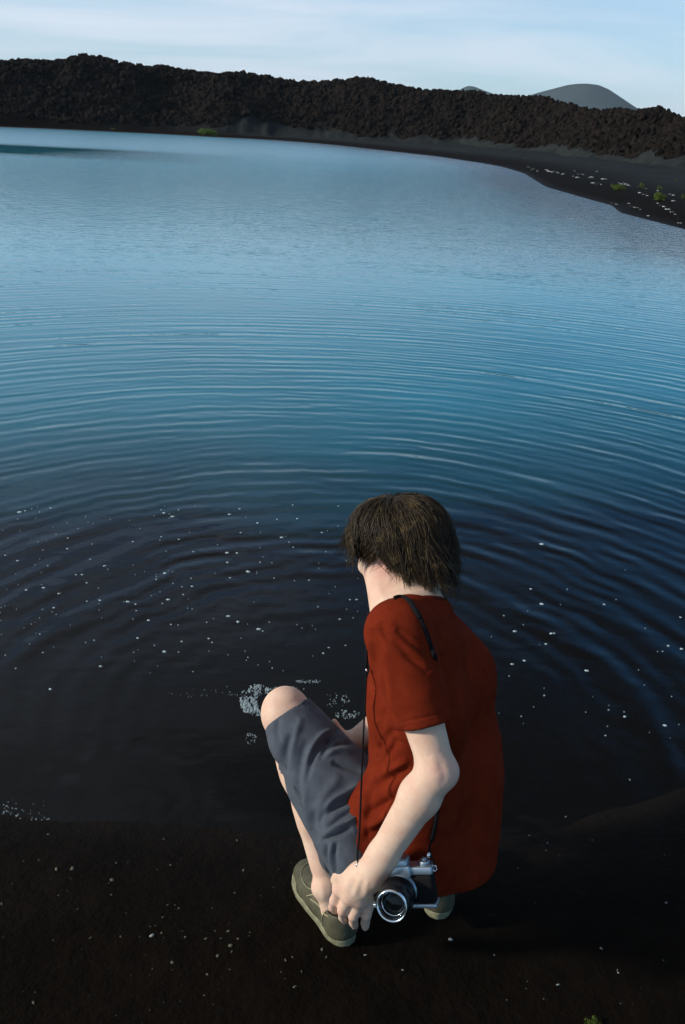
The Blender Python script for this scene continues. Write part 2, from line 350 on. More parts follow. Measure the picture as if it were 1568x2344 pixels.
def height(x, y, full=False):
    x = np.asarray(x, float); y = np.asarray(y, float)
    d = shore_dist(x, y); r = np.hypot(x, y); a = np.arctan2(x, y)
    dl = np.maximum(d, 0)
    land = 0.17*np.minimum(dl, 0.9)+0.10*(1-np.exp(-np.maximum(dl-0.9, 0)/1.2))+0.013*np.minimum(dl, 60)
    land = land+np.clip(dl/14, 0, 1)*(0.18*fbm(x/6, y/6, 5, 3)+0.05*fbm(x*1.3, y*1.3, 6, 3))+0.012*fbm(x*2.2, y*2.2, 9, 3)*np.clip(dl/0.6, 0, 1)
    sea = np.where(d < 0, -0.17*np.minimum(-d, 4)-0.05*np.minimum(np.maximum(-d-4, 0), 25), 0)
    h = np.where(d > 0, land, sea)
    L = np.interp(a, lb_a, lb_r); Cd = L+np.interp(a, [-0.6, 0.1, 0.6], [20, 20, 16])
    front = (np.abs(a) < 1.15) & (y > 0)
    L = L+3.0*fbm(a*40, a*0+3, 21, 3)*np.clip((a+0.28)/0.25, 0, 1)
    t = np.clip((r-L)/(Cd-L), 0, 1.0)
    zc = CAMH+np.interp(a, ca, ct)*Cd-0.30
    back = np.clip((r-Cd)/160, 0, 1)
    prof = (0.75*t**0.85+0.25*t*t*(3-2*t))
    hl = h*(1-t)+zc*prof
    rough = (2.3*fbm(x/9, y/9, 31, 3)+0.7*fbm(x/2.3, y/2.3, 33, 3))*np.clip(t*4, 0, 1)*(1-0.75*np.clip((t-0.75)/0.25, 0, 1))
    hl = (hl+rough)*(1-back)+back*2.0
    talus = 1.5+4.5*np.clip(fbm(a*30, a*0+1, 41, 3)+0.15, 0, 1)*np.clip((a+0.2)/0.12, 0, 1)
    lava = np.clip((r-L-talus)/1.2, 0, 1)*front*(d > -0.5)
    h = np.where((r > L) & front & (d > -0.5), np.maximum(hl, h), h)
    return (h, lava, d) if full else h
def zg(x, y): return float(height(np.array([x]), np.array([y]))[0])

azs = np.concatenate([np.radians(np.arange(-180, -34, 3.0)), np.radians(np.arange(-34, 34, 0.12)), np.radians(np.arange(34, 180, 3.0))])
rs = np.concatenate([np.geomspace(0.25, 6, 90), np.geomspace(6, 60, 90)[1:], np.arange(60.6, 150, 0.75), np.geomspace(151, 9000, 34)])
A, RR = np.meshgrid(azs, rs, indexing='ij'); X = RR*np.sin(A); Y = RR*np.cos(A); Zt, LV, SD = height(X, Y, True)
na, nr = A.shape; V = np.stack([X.ravel(), Y.ravel(), Zt.ravel()], 1); V = np.vstack([V, [[0, 0, zg(0.01, 0.01)]]])
i0 = np.arange(na)[:, None]; j0 = np.arange(nr-1)[None, :]; i1 = (i0+1) % na
Fq = np.stack([(i0*nr+j0).ravel(), (i0*nr+j0+1).ravel(), (i1*nr+j0+1).ravel(), (i1*nr+j0).ravel()], 1)[:, ::-1]
fan = [(na*nr, int(k*nr), int(((k+1) % na)*nr)) for k in range(na)]
Fall = [tuple(q) for q in Fq.tolist()]+fan

gm = bpy.data.materials.new('volcanic_ground'); gm.use_nodes = True; n, l = gm.node_tree.nodes, gm.node_tree.links
b = n['Principled BSDF']; b.inputs['Roughness'].default_value = 0.95; b.inputs['Specular IOR Level'].default_value = 0.05
at = n.new('ShaderNodeAttribute'); at.attribute_name = 'lava'; ad = n.new('ShaderNodeAttribute'); ad.attribute_name = 'shore'
tc = n.new('ShaderNodeTexCoord')
def NZ(sc, det=6, ro=0.6):
    t = n.new('ShaderNodeTexNoise'); t.inputs['Scale'].default_value = sc; t.inputs['Detail'].default_value = det; t.inputs['Roughness'].default_value = ro; l.new(tc.outputs['Object'], t.inputs['Vector']); return t
def MIX(fac, a, c):
    m = n.new('ShaderNodeMix'); m.data_type = 'RGBA'
    for s, v in (('Factor', fac), ('A', a), ('B', c)):
        if isinstance(v, (tuple, float)): m.inputs[s].default_value = (*v, 1) if isinstance(v, tuple) else v
        else: l.new(v, m.inputs[s])
    return m.outputs['Result']
def MR(v, a, c, d=0.0, e=1.0):
    m = n.new('ShaderNodeMapRange'); l.new(v, m.inputs['Value']); m.inputs['From Min'].default_value = a; m.inputs['From Max'].default_value = c
    m.inputs['To Min'].default_value = d; m.inputs['To Max'].default_value = e; return m.outputs[0]
wet = MIX(MR(NZ(6, 8).outputs['Fac'], .3, .7), (0.0042, 0.0028, 0.0017), (0.0080, 0.0054, 0.0034))
dry = MIX(MR(NZ(1.3, 8).outputs['Fac'], .35, .65), (0.015, 0.018, 0.019), (0.028, 0.033, 0.034))
wet = MIX(MR(ad.outputs['Fac'], -.25, .12), (0.0150, 0.0112, 0.0080), wet)  # submerged sand lightened in its colour to make up for light lost underwater
sand = MIX(MR(ad.outputs['Fac'], 1.5, 6), wet, dry)
l.new(MR(ad.outputs['Fac'], .0, .5, .6, .95), b.inputs['Roughness'])
grit = n.new('ShaderNodeTexVoronoi'); grit.inputs['Scale'].default_value = 170; l.new(tc.outputs['Object'], grit.inputs['Vector'])
gk = MR(grit.outputs['Distance'], .05, .16, 1, 0); gsel = n.new('ShaderNodeMath'); gsel.operation = 'GREATER_THAN'; sc_ = n.new('ShaderNodeSeparateColor'); l.new(grit.outputs['Color'], sc_.inputs[0]); l.new(sc_.outputs[0], gsel.inputs[0]); gsel.inputs[1].default_value = 0.965
gg = n.new('ShaderNodeMath'); gg.operation = 'MULTIPLY'; l.new(gk, gg.inputs[0]); l.new(gsel.outputs[0], gg.inputs[1])
sand = MIX(gg.outputs[0], sand, (0.06, 0.055, 0.04))
lava = MIX(MR(NZ(0.5, 9, .7).outputs['Fac'], .38, .62), (0.009, 0.0078, 0.0072), (0.020, 0.0165, 0.0145))
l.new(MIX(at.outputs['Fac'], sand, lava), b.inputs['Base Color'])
bp = n.new('ShaderNodeBump'); bp.inputs['Distance'].default_value = 0.02; l.new(NZ(14, 8, .65).outputs['Fac'], bp.inputs['Height'])
bp2 = n.new('ShaderNodeBump'); bp2.inputs['Distance'].default_value = 0.5; l.new(NZ(1.6, 8, .75).outputs['Fac'], bp2.inputs['Height']); l.new(bp.outputs[0], bp2.inputs['Normal']); l.new(at.outputs['Fac'], bp2.inputs['Strength'])
l.new(bp2.outputs[0], b.inputs['Normal'])
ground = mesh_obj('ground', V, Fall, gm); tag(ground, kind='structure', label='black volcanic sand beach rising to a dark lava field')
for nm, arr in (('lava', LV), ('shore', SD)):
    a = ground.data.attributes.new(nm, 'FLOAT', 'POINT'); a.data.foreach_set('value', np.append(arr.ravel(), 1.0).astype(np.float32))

# clinker blocks over the lava flow: nobody could count them
rng = np.random.RandomState(11)
ico = bmesh.new(); bmesh.ops.create_icosphere(ico, subdivisions=1, radius=1); iv = np.array([v.co[:] for v in ico.verts]); ico.faces.ensure_lookup_table(); ifc = np.array([[v.index for v in f.verts] for f in ico.faces]); ico.free()
ico = bmesh.new(); bmesh.ops.create_icosphere(ico, subdivisions=2, radius=1); iv2 = np.array([v.co[:] for v in ico.verts]); ifc2 = np.array([[v.index for v in f.verts] for f in ico.faces]); ico.free()
protos = []
for k in range(10):
    jit = 1+0.8*(rng.rand(len(iv2))-0.5)+0.3*np.sin(iv2[:, 0]*5+k)*np.cos(iv2[:, 2]*4-k)
    protos.append(iv2*jit[:, None]*np.array([1, 0.8+0.3*rng.rand(), 0.75+0.4*rng.rand()]))
protos1 = [iv*(1+1.1*(rng.rand(len(iv))-0.5))[:, None]*np.array([1.3, .9, 1.1]) for k in range(10)]
N = 95000
a = rng.uniform(-0.56, 0.56, N); u = rng.rand(N); L = np.interp(a, lb_a, lb_r); Cd = L+np.interp(a, [-0.6, 0.1, 0.6], [20, 20, 16])
crest = rng.rand(N) < 0.14
r = np.where(crest, Cd+rng.uniform(-2.2, 0.6, N), L+0.6+(Cd-L+3)*u)
bx, by = r*np.sin(a), r*np.cos(a); bz, blv, bsd = height(bx, by, True)
size = np.where(crest, 0.045+0.34*rng.rand(N)**7, 0.04+0.34*rng.rand(N)**7)*(r/100)**0.4
keep = (blv > 0.6) | ((blv > 0.01) & (rng.rand(N) < .5)); VV, FF = [], []; off = 0
for i in np.where(keep)[0]:
    big = size[i] > 0.3
    P_, F_ = (protos[i % 10], ifc2) if big else (protos1[i % 10], ifc)
    th = rng.rand()*6.28; c, s = math.cos(th), math.sin(th)
    q = P_@np.array([[c, s, 0], [-s, c, 0], [0, 0, 1]])*size[i]+np.array([bx[i], by[i], bz[i]+size[i]*(0.25 if crest[i] else 0.05)])
    VV.append(q); FF.append(F_+off); off += len(q)
lm = bpy.data.materials.new('clinker'); lm.use_nodes = True; n, l = lm.node_tree.nodes, lm.node_tree.links; b = n['Principled BSDF']; b.inputs['Roughness'].default_value = 0.95; b.inputs['Specular IOR Level'].default_value = 0.1
tc = n.new('ShaderNodeTexCoord'); ge = n.new('ShaderNodeNewGeometry')
c0 = MIX(ge.outputs['Random Per Island'], (0.0055, 0.0043, 0.0036), (0.0175, 0.0132, 0.0108))
c0 = MIX(MR(NZ(0.35, 4).outputs['Fac'], .5, .75, 0, .5), c0, (0.025, 0.018, 0.014)); l.new(c0, b.inputs['Base Color'])
bp = n.new('ShaderNodeBump'); bp.inputs['Distance'].default_value = 0.12; l.new(NZ(7, 5, .7).outputs['Fac'], bp.inputs['Height']); l.new(bp.outputs[0], b.inputs['Normal'])
rub = mesh_obj('lava_rubble', np.vstack(VV), np.vstack(FF), lm, smooth=False); tag(rub, kind='stuff', label='jagged dark lava blocks covering the ridge across the water', cat='lava rubble')

# distant cinder cones
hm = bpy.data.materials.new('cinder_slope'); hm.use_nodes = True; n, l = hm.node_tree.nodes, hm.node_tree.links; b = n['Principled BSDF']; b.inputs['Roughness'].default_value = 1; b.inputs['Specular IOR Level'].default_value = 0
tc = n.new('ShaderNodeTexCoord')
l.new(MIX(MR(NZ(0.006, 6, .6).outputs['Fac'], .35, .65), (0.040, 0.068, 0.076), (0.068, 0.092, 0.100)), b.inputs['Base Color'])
def cone_hill(name, prof, dist, label):
    """prof: silhouette points in the picture, left to right; built as a full hill at its distance"""
    pts = [W(x, y, dist) for x, y in prof]; top = max(pts, key=lambda p: p[2]); cx, cy = top[0], top[1]+0.0
    zl = [(cx-p[0], p[2]) for p in pts if p[0] <= cx][::-1]; zr = [(p[0]-cx, p[2]) for p in pts if p[0] >= cx]
    rmax = 1.0; n1, n2 = 72, 60; vs = []
    def side(z, r_):
        xs, zs = zip(*sorted(z)); e = (zs[-1]-zs[-2])/(xs[-1]-xs[-2]) if len(xs) > 1 else -.3
        return np.interp(r_, xs, zs) if r_ <= xs[-1] else zs[-1]+min(e, -0.15)*(r_-xs[-1])
    RM = max(zl[-1][0], zr[-1][0])*1.9
    for i in range(n1):
        an = 2*math.pi*i/n1
        for j in range(n2+1):
            r_ = RM*j/n2; wr = 0.5+0.5*math.cos(an); z = side(zl, r_)*(1-wr)+side(zr, r_)*wr
            z += float(1.2*vnoise(np.array([math.cos(an)*4+9.]), np.array([math.sin(an)*4+r_/90]), 5)[0])*min(j/10, 1)*2
            vs.append((cx+r_*math.cos(an), cy+r_*math.sin(an), max(z, -3.0)))
    fcs = [(i*(n2+1)+j, i*(n2+1)+j+1, ((i+1) % n1)*(n2+1)+j+1, ((i+1) % n1)*(n2+1)+j) for i in range(n1) for j in range(n2)]
    o = mesh_obj(name, vs, fcs, hm); tag(o, kind='structure', label=label); return o
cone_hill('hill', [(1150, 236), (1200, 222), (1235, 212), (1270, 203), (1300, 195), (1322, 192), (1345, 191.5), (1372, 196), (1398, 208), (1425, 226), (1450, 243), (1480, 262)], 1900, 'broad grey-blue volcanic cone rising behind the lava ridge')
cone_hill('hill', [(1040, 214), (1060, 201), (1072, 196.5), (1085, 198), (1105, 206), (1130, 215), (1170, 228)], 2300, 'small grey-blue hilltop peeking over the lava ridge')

# ------------------------------------------------------------------ water
wm = bpy.data.materials.new('lagoon_water'); wm.use_nodes = True; n, l = wm.node_tree.nodes, wm.node_tree.links; n.clear()
out = n.new('ShaderNodeOutputMaterial'); tc = n.new('ShaderNodeTexCoord')
def MA(op, a, c=None, d=None):
    m = n.new('ShaderNodeMath'); m.operation = op
    for i, v in enumerate((a, c, d)):
        if v is None: continue
        if isinstance(v, (int, float)): m.inputs[i].default_value = v
        else: l.new(v, m.inputs[i])
    return m.outputs[0]
rip = G(735, 1640, 0.0)
lg = G(150, 348, 0.0); LANEY = float(lg[1]); LANEX = float(G(330, 360, 0.0)[0])
def polar(cx, cy):
    s = n.new('ShaderNodeVectorMath'); s.operation = 'SUBTRACT'; l.new(tc.outputs['Object'], s.inputs[0]); s.inputs[1].default_value = (cx, cy, 0)
    ln = n.new('ShaderNodeVectorMath'); ln.operation = 'LENGTH'; l.new(s.outputs[0], ln.inputs[0]); r_ = ln.outputs['Value']
    sp = n.new('ShaderNodeSeparateXYZ'); l.new(s.outputs[0], sp.inputs[0]); an = MA('ARCTAN2', sp.outputs['X'], sp.outputs['Y']); return r_, an
def pnoise(r_, an, ka, kb, off, det=3):
    c = n.new('ShaderNodeCombineXYZ'); l.new(MA('MULTIPLY', r_, ka), c.inputs[0]); l.new(MA('MULTIPLY_ADD', an, kb, off), c.inputs[1]); c.inputs[2].default_value = off
    t = n.new('ShaderNodeTexNoise'); t.inputs['Scale'].default_value = 1.0; t.inputs['Detail'].default_value = det; l.new(c.outputs[0], t.inputs['Vector']); return t.outputs['Fac']
def rings(cx, cy, lam, ph, wob, ka, kb):
    r_, an = polar(cx, cy)
    w = MA('MULTIPLY_ADD', pnoise(r_, an, ka*.35, kb*1.0, ph+3), wob, r_)
    w = MA('MULTIPLY_ADD', MA('MULTIPLY', pnoise(r_, an, ka*1.5, kb*4.0, ph+9), MR(r_, 1.2, 3.0, 0, 1)), wob*0.25, w)
    e = MR(pnoise(r_, an, ka, kb, ph+20), .40, .62, .08, 1.0)
    return MA('MULTIPLY', MA('MULTIPLY', MA('SINE', MA('MULTIPLY_ADD', w, 2*math.pi/lam, ph)), e), MR(r_, .3, 1.1, 0, 1)), r_
s1, r1 = rings(rip[0], rip[1], 0.150, 0.0, 0.30, 1.5, 2.2)
s2, r2 = rings(rip[0]+.06, rip[1], 0.098, 1.0, 0.25, 2.2, 3.0)
s3, r3 = rings(rip[0], rip[1], 0.34, 2.0, 0.55, 2.2, 1.8)
s4, r4 = rings(rip[0], rip[1]-.05, 0.23, 4.0, 0.4, 1.2, 2.0)
hh = MA('MULTIPLY', MA('MULTIPLY', s1, 0.00145), MA('MULTIPLY', MR(r1, .3, 1.2, .2, 1), MR(r1, 5, 13, 1, .15)))
hh = MA('ADD', hh, MA('MULTIPLY', MA('MULTIPLY', s2, 0.00085), MR(r1, 4, 9, 1, .15)))
hh = MA('ADD', hh, MA('MULTIPLY', MA('MULTIPLY', s3, 0.0030), MR(r1, .6, 3.4, 1, .0)))
hh = MA('ADD', hh, MA('MULTIPLY', MA('MULTIPLY', s4, 0.0015), MA('MULTIPLY', MR(r1, .8, 1.8, 0, 1), MR(r1, 4, 10, 1, .1))))
# wind chop, growing away from the sheltered edge
mpw = n.new('ShaderNodeMapping'); mpw.inputs['Scale'].default_value = (0.7, 1.5, 1); mpw.inputs['Rotation'].default_value = (0, 0, R(-8)); l.new(tc.outputs['Object'], mpw.inputs[0])
def NW(sc, det, ro): t = NZ(sc, det, ro); l.new(mpw.outputs[0], t.inputs['Vector']); return t.outputs['Fac']
chop = MA('MULTIPLY', NW(3.4, 4, .55), MA('ADD', MR(r1, 5, 14, 0.0, 0.009), MR(r1, 13, 40, 0.0, 0.046)))
chop = MA('ADD', chop, MA('MULTIPLY', NW(9, 3, .5), MR(r1, 3, 14, 0.0012, 0.0050)))
chop = MA('ADD', chop, MA('MULTIPLY', NW(2.2, 2, .5), MR(r1, 1, 6, 0.0022, 0.004)))
calmn = NZ(0.02, 2, .5)
sx = n.new('ShaderNodeSeparateXYZ'); l.new(tc.outputs['Object'], sx.inputs[0])
# smooth lane of sheltered water off the left shore
lane_y = MA('ABSOLUTE', MA('SUBTRACT', MA('MULTIPLY_ADD', calmn.outputs['Fac'], 6.0, sx.outputs['Y']), LANEY+3.0))
lane = MA('MULTIPLY', MR(lane_y, 4.5, 8.0, 1, 0), MR(MA('MULTIPLY_ADD', NZ(0.08, 2, .5).outputs['Fac'], 4, sx.outputs['X']), LANEX-3, LANEX+7, 1, 0))
inv = MA('SUBTRACT', 1.0, lane)
H = MA('ADD', hh, MA('MULTIPLY', chop, MA('MULTIPLY_ADD', inv, 0.93, 0.07)))
bp = n.new('ShaderNodeBump'); bp.inputs['Distance'].default_value = 1.0; bp.inputs['Strength'].default_value = 1.0; l.new(H, bp.inputs['Height'])
fr = n.new('ShaderNodeFresnel'); fr.inputs['IOR'].default_value = 1.34; l.new(bp.outputs[0], fr.inputs['Normal'])
gl = n.new('ShaderNodeBsdfAnisotropic') if False else n.new('ShaderNodeBsdfGlossy'); l.new(bp.outputs[0], gl.inputs['Normal'])
ro = MA('MULTIPLY', MR(r1, 6, 60, 0.03, 0.20), MA('MULTIPLY_ADD', inv, 0.8, 0.2)); l.new(ro, gl.inputs['Roughness'])
gl.inputs['Color'].default_value = (1.0, 1.0, 1.0, 1)
df = n.new('ShaderNodeBsdfDiffuse'); df.inputs['Color'].default_value = (0.036, 0.325, 0.45, 1)
tr = n.new('ShaderNodeBsdfTransparent'); tr.inputs['Color'].default_value = (0.95, 0.93, 0.88, 1)
dp = n.new('ShaderNodeAttribute'); dp.attribute_name = 'depth'
bm_ = n.new('ShaderNodeMixShader'); l.new(MR(MA('MULTIPLY_ADD', NZ(0.5, 3).outputs['Fac'], .25, dp.outputs['Fac']), 0.42, 1.10), bm_.inputs[0]); l.new(tr.outputs[0], bm_.inputs[1]); l.new(df.outputs[0], bm_.inputs[2])
mx = n.new('ShaderNodeMixShader'); l.new(fr.outputs[0], mx.inputs[0]); l.new(bm_.outputs[0], mx.inputs[1]); l.new(gl.outputs[0], mx.inputs[2])
l.new(mx.outputs[0], out.inputs['Surface'])
xs = np.concatenate([-np.geomspace(260, 3.2, 50), np.arange(-3, 3.01, 0.25), np.geomspace(3.2, 40, 26)]); ys = np.concatenate([np.arange(-30, 0.5, 2.5), np.arange(1.0, 8, 0.25), np.geomspace(8.2, 112, 50)])
XX, YY = np.meshgrid(xs, ys, indexing='ij'); dpt = -np.minimum(height(XX, YY), 0)
nx, ny = XX.shape; ii, jj = np.meshgrid(np.arange(nx-1), np.arange(ny-1), indexing='ij')
Fw = np.stack([(ii*ny+jj).ravel(), ((ii+1)*ny+jj).ravel(), ((ii+1)*ny+jj+1).ravel(), (ii*ny+jj+1).ravel()], 1)
water = mesh_obj('water', np.stack([XX.ravel(), YY.ravel(), 0*XX.ravel()], 1), Fw, wm); tag(water, kind='structure', label='still blue lagoon with fine ripples spreading from the near shore')
a_ = water.data.attributes.new('depth', 'FLOAT', 'POINT'); a_.data.foreach_set('value', dpt.ravel().astype(np.float32))

# foam flecks drifting on the water
fl = MB(); rng = np.random.RandomState(5)
def fleck(c, r_, n_=7, asp=1.0):
    ph = rng.rand()*6; an = [2*math.pi*k/n_+ph for k in range(n_)]; rr = [r_*(0.7+0.6*rng.rand()) for _ in an]
    top = [(c[0]+math.cos(t)*q*asp, c[1]+math.sin(t)*q, 0.0015) for t, q in zip(an, rr)]; bot = [(p[0], p[1], -0.003) for p in top]
    fl.add(bot+top+[(c[0], c[1], 0.0015+r_*0.35)], [(k, (k+1) % n_, n_+(k+1) % n_, n_+k) for k in range(n_)]+[(n_+k, n_+(k+1) % n_, 2*n_) for k in range(n_)])
big = [(375, 1174), (395, 1182), (240, 1295), (568, 1308), (440, 1342), (645, 1230), (525, 1177), (293, 1377), (230, 1525), (115, 1577), (378, 1312), (545, 1423), (522, 1410), (592, 1440), (385, 1372), (376, 1491), (340, 1420), (520, 1265), (60, 1350), (100, 1345), (228, 1374), (45, 1172), (1250, 1474), (1262, 1450), (1240, 1382), (1215, 1348), (1178, 1445), (1172, 1520), (1200, 1512), (1430, 1640), (1522, 1660), (1343, 1535), (1560, 1485), (1530, 1478), (1240, 1245)]
for x, y in big:
    g = G(x, y, 0.001); fleck(g, (0.0038+0.0022*rng.rand())*(g[1]/2.6), 9, 1.25)
for i in range(240):
    x, y = (rng.uniform(0, 860), rng.uniform(1150, 1540)) if rng.rand() < .8 else (rng.uniform(1030, 1568), rng.uniform(1300, 1700))
    if x < 300 and y > 1500 and rng.rand() < .6: continue
    g = G(x, y, 0.001); fleck(g, (0.0011+0.0026*rng.rand()**2.5)*(g[1]/2.6), 6, 1.3)
for i in range(70):                                          # ragged scum where the water laps the sand on the left
    t = rng.rand()**1.4; x = 5+330*t; y = 1862+46*min(t*2.2, 1)+rng.normal()*(9-6*t)-26*rng.rand()**2*(1-t)
    g = G(x, y, 0.0); fleck((g[0], g[1]), 0.0006+0.0012*rng.rand()**2, 5, 1.5)
foamf = fl.build('foam', M['foam'], smooth=False); tag(foamf, kind='stuff', label='scattered white foam flecks drifting on the dark near water', cat='foam')
# bubbly patches by the knee
fl = MB()
def patch(cx, cy, ax, ay, rot, hole, n_, rad=0.0021):
    for i in range(n_):
        t = rng.rand()*6.283; q = math.sqrt(rng.rand()); x = math.cos(t)*q; y = math.sin(t)*q
        if hole and math.hypot((x-hole[0])/hole[2], (y-hole[1])/hole[3]) < 1: continue
        if vnoise(np.array([x*3.3+cx]), np.array([y*3.3+cy]), 8)[0] < -0.17 and rng.rand() < .9: continue
        X_ = cx+ax*(x*math.cos(rot)-y*math.sin(rot)); Y_ = cy+ay*(x*math.sin(rot)+y*math.cos(rot)); g = G(X_, Y_, 0.0); fleck((g[0], g[1]), rad*(0.5+1.2*rng.rand()**2), 6)
patch(590, 1603, 42, 36, 0, (0.35, 0.12, 0.42, 0.55), 900, .0014); patch(572, 1615, 20, 20, 0, None, 260, .0013)
patch(655, 1578, 45, 6, -.25, None, 60, .001); patch(705, 1560, 30, 5, -.15, None, 70, .0011)
patch(795, 1635, 30, 10, 0.1, None, 90, .0012); patch(792, 1600, 10, 8, 0, (0, 0, .5, .5), 30, .0012); patch(770, 1603, 30, 22, 0, None, 30, .0009); patch(576, 1690, 14, 14, 0, None, 35, .001)
patch(500, 1585, 120, 14, -.2, None, 40, .0008); patch(60, 1855, 60, 30, .1, None, 25, .0006)
foamp = fl.build('foam', M['foam'], smooth=False); tag(foamp, kind='stuff', label='bubbly white foam patches on the water beside the bent knee', cat='foam')

# ------------------------------------------------------------------ things on the beach
def pebble(x, y, s, m, label, grp, flat=0.45, name='pebble'):
    g = None; z = 0.05
    for _ in range(6): g = G(x, y, z); z = zg(g[0], g[1])
    if z < 0: z = 0.0; g = G(x, y, 0)
    q = iv2*(1+0.5*(rng.rand(len(iv2))-0.5))[:, None]; th = rng.rand()*6.28; c, s_ = math.cos(th), math.sin(th)
    q = (q*np.array([1, .35+.5*rng.rand(), flat])*s)@np.array([[c, s_, 0], [-s_, c, 0], [0, 0, 1]])+np.array([g[0], g[1], z+s*flat*0.35])
    o = mesh_obj(name, q, ifc2, m, base=(g[0], g[1], z), smooth=False); return tag(o, label, 'stone' if 'stone' in name else 'pebble', grp)
left = [(335,505,6),(262,508,6),(520,558,6),(540,478,3),(516,625,3),(560,820,3),(420,825,4),(860,822,3),(955,830,4),(1060,795,4),(1075,890,4),(1010,910,4),(1130,512,4),(800,940,4),(962,995,3),(1400,982,3),(1495,880,4),(1515,915,4),(1325,930,4),(1357,915,3),(830,688,3),(755,730,3),(1105,830,3),(1025,828,3),(750,803,3),(155,1127,4),(8,668,5),(792,488,3),(760,367,3),(1100,373,4),(1090,617,3),(1070,862,5),(225,345,4),(110,470,3),(180,465,3),(360,692,2),(585,710,2),(778,672,3),(985,687,2),(540,1185,2),(1365,1055,3),(1160,800,2),(1270,590,2)]
for i, (x, y, s) in enumerate(left):
    pebble(x*.4932, 1740+y*.4932, s*0.0010, M['pebble'], 'tiny dull pebble lying on the black sand to the left of the shoe', 'small pebbles on the sand left of the shoe')
rngs = np.random.RandomState(9)
for i in range(60):
    pebble(rngs.uniform(0, 720), rngs.uniform(1960, 2330), 0.0009+0.0012*rngs.rand(), M['pebble'], 'tiny dull pebble lying on the black sand to the left of the shoe', 'small pebbles on the sand left of the shoe')
pebble(705*.4932, 1740+815*.4932, 0.0055, M['palepebble'], 'single bright white pebble on the sand below the foam line', None)
for x, y, s in ((480,833,5),(85,905,4),(258,975,3),(1178,874,4),(979,1043,4),(1258,987,3),(1480,662,3),(845,350,3),(930,385,3),(1015,263,3),(1312,92,4)):
    pebble(794.6+x*.4932, 1740+y*.4932, s*0.0010, M['palepebble'], 'tiny pale pebble lying on the black sand to the right of the person', 'small pebbles on the sand right of the person')
for i in range(25):
    pebble(rngs.uniform(1060, 1560), rngs.uniform(1900, 2330), 0.0009+0.0011*rngs.rand(), M['palepebble'], 'tiny pale pebble lying on the black sand to the right of the person', 'small pebbles on the sand right of the person')
wl_px = []
for x0, y0, x1, y1, k in ((470, 618, 550, 630, 6), (595, 640, 700, 652, 7), (715, 665, 725, 670, 2), (800, 650, 870, 672, 5), (785, 686, 850, 700, 2), (895, 680, 945, 690, 3), (990, 692, 1030, 708, 3), (915, 728, 990, 738, 5), (1100, 722, 1200, 748, 6), (1220, 752, 1320, 768, 3), (1250, 795, 1320, 815, 4), (1375, 785, 1420, 790, 2), (1460, 805, 1510, 812, 2), (1480, 850, 1500, 855, 1), (1370, 862, 1425, 895, 5), (1170, 870, 1270, 920, 6), (1430, 905, 1530, 942, 6), (1060, 835, 1120, 852, 3), (955, 640, 960, 645, 1), (1310, 940, 1320, 950, 1), (1520, 1010, 1545, 1040, 2), (455, 548, 465, 552, 1)):
    for j in range(k):
        t = (j+rng.rand()*.6)/k; wl_px.append(((1633+(x0+(x1-x0)*t)*.5102)/1.5517, (280+(y0+(y1-y0)*t+rng.normal()*4.5)*.5102)/1.5517))
for x, y in wl_px:
    g = G(x, y, 0.2); dd = math.hypot(g[0], g[1])
    pebble(x, y, dd*0.0013*(0.5+1.5*rng.rand()**1.6), M['whitestone'], 'flat white salt-crusted stone on the dark beach at the far right shore', 'white stones strewn on the far right beach', flat=0.3, name='white_stone')
ds = [(920, 470, 'pale'), (1085, 535, 'pale')]
def shrub(x, y, wpx, hpx, label, group, dens=900, spread=1.0, zz=None):
    z = 0.3; g = G(x, y, zz or 0.3)
    if zz: z = zz
    else:
        for _ in range(8): g = G(x, y, z); z = max(zg(g[0], g[1]), 0.0)
    d = proj(g)[2]; w = wpx*d/FOC/2; h = hpx*d/FOC; root = thing('shrub', (g[0], g[1], z), label, 'shrub', group)
    mb = MB(); st = MB(); rg = np.random.RandomState(int(x)+int(y))
    for k in range(14):
        t = rg.rand()*6.28; q = 0.75*math.sqrt(rg.rand()); st.tube([(g[0]+.1*w*math.cos(t), g[1]+.1*w*math.sin(t), z-0.02), (g[0]+q*w*math.cos(t), g[1]+q*w*math.sin(t), z+h*.7)], [w*.03, w*.01], 5)
    cl = [(rg.rand()*6.28, math.sqrt(rg.rand())*.75, 0.25+0.5*rg.rand(), 0.22+0.2*rg.rand()) for _ in range(11)]
    for k in range(dens):
        t, q, zz_, r_ = cl[rg.randint(11)]; v = rg.normal(size=3); v /= np.linalg.norm(v); v *= rg.rand()**.33*r_
        c = np.array([g[0]+w*(q*math.cos(t)+v[0]), g[1]+w*(q*math.sin(t)+v[1]), z+h*min(max(zz_*(1.1-q*.5)+v[2]*.9, 0.03), 1.0)])
        s = w*(0.035+0.05*rg.rand()); a_ = nrm(rg.normal(size=3)+np.array([0, 0, .8])); b_ = nrm(np.cross(a_, rg.normal(size=3)))
        mb.add([c-b_*s*.35, c+a_*s*1.6, c+b_*s*.35, c-a_*s*.5], [(0, 1, 2, 3)])
    mb.build('foliage', M['leaf'], root, smooth=False); st.build('stem', M['stem'], root)
gs = 'low green shrubs on the far right beach'
shrub(1515, 459, 40, 22, 'largest rounded green shrub at the far right edge of the beach', gs, 1500)
shrub(1418, 436, 32, 16, 'wide green shrub nearest the water on the far right beach', gs, 1100)
shrub(1400, 431, 16, 11, 'small green tuft just left of the wide beach shrub', gs, 500)
shrub(1467, 431, 19, 15, 'small upright green shrub between the wide and the largest shrubs', gs, 700)
shrub(1509, 435, 19, 12, 'small green shrub directly behind the largest beach shrub', gs, 600)
shrub(1564, 456, 14, 14, 'green shrub cut by the right edge of the picture', gs, 500)
shrub(1548, 415, 10, 7, 'tiny faint green tuft high on the right beach', gs, 300)
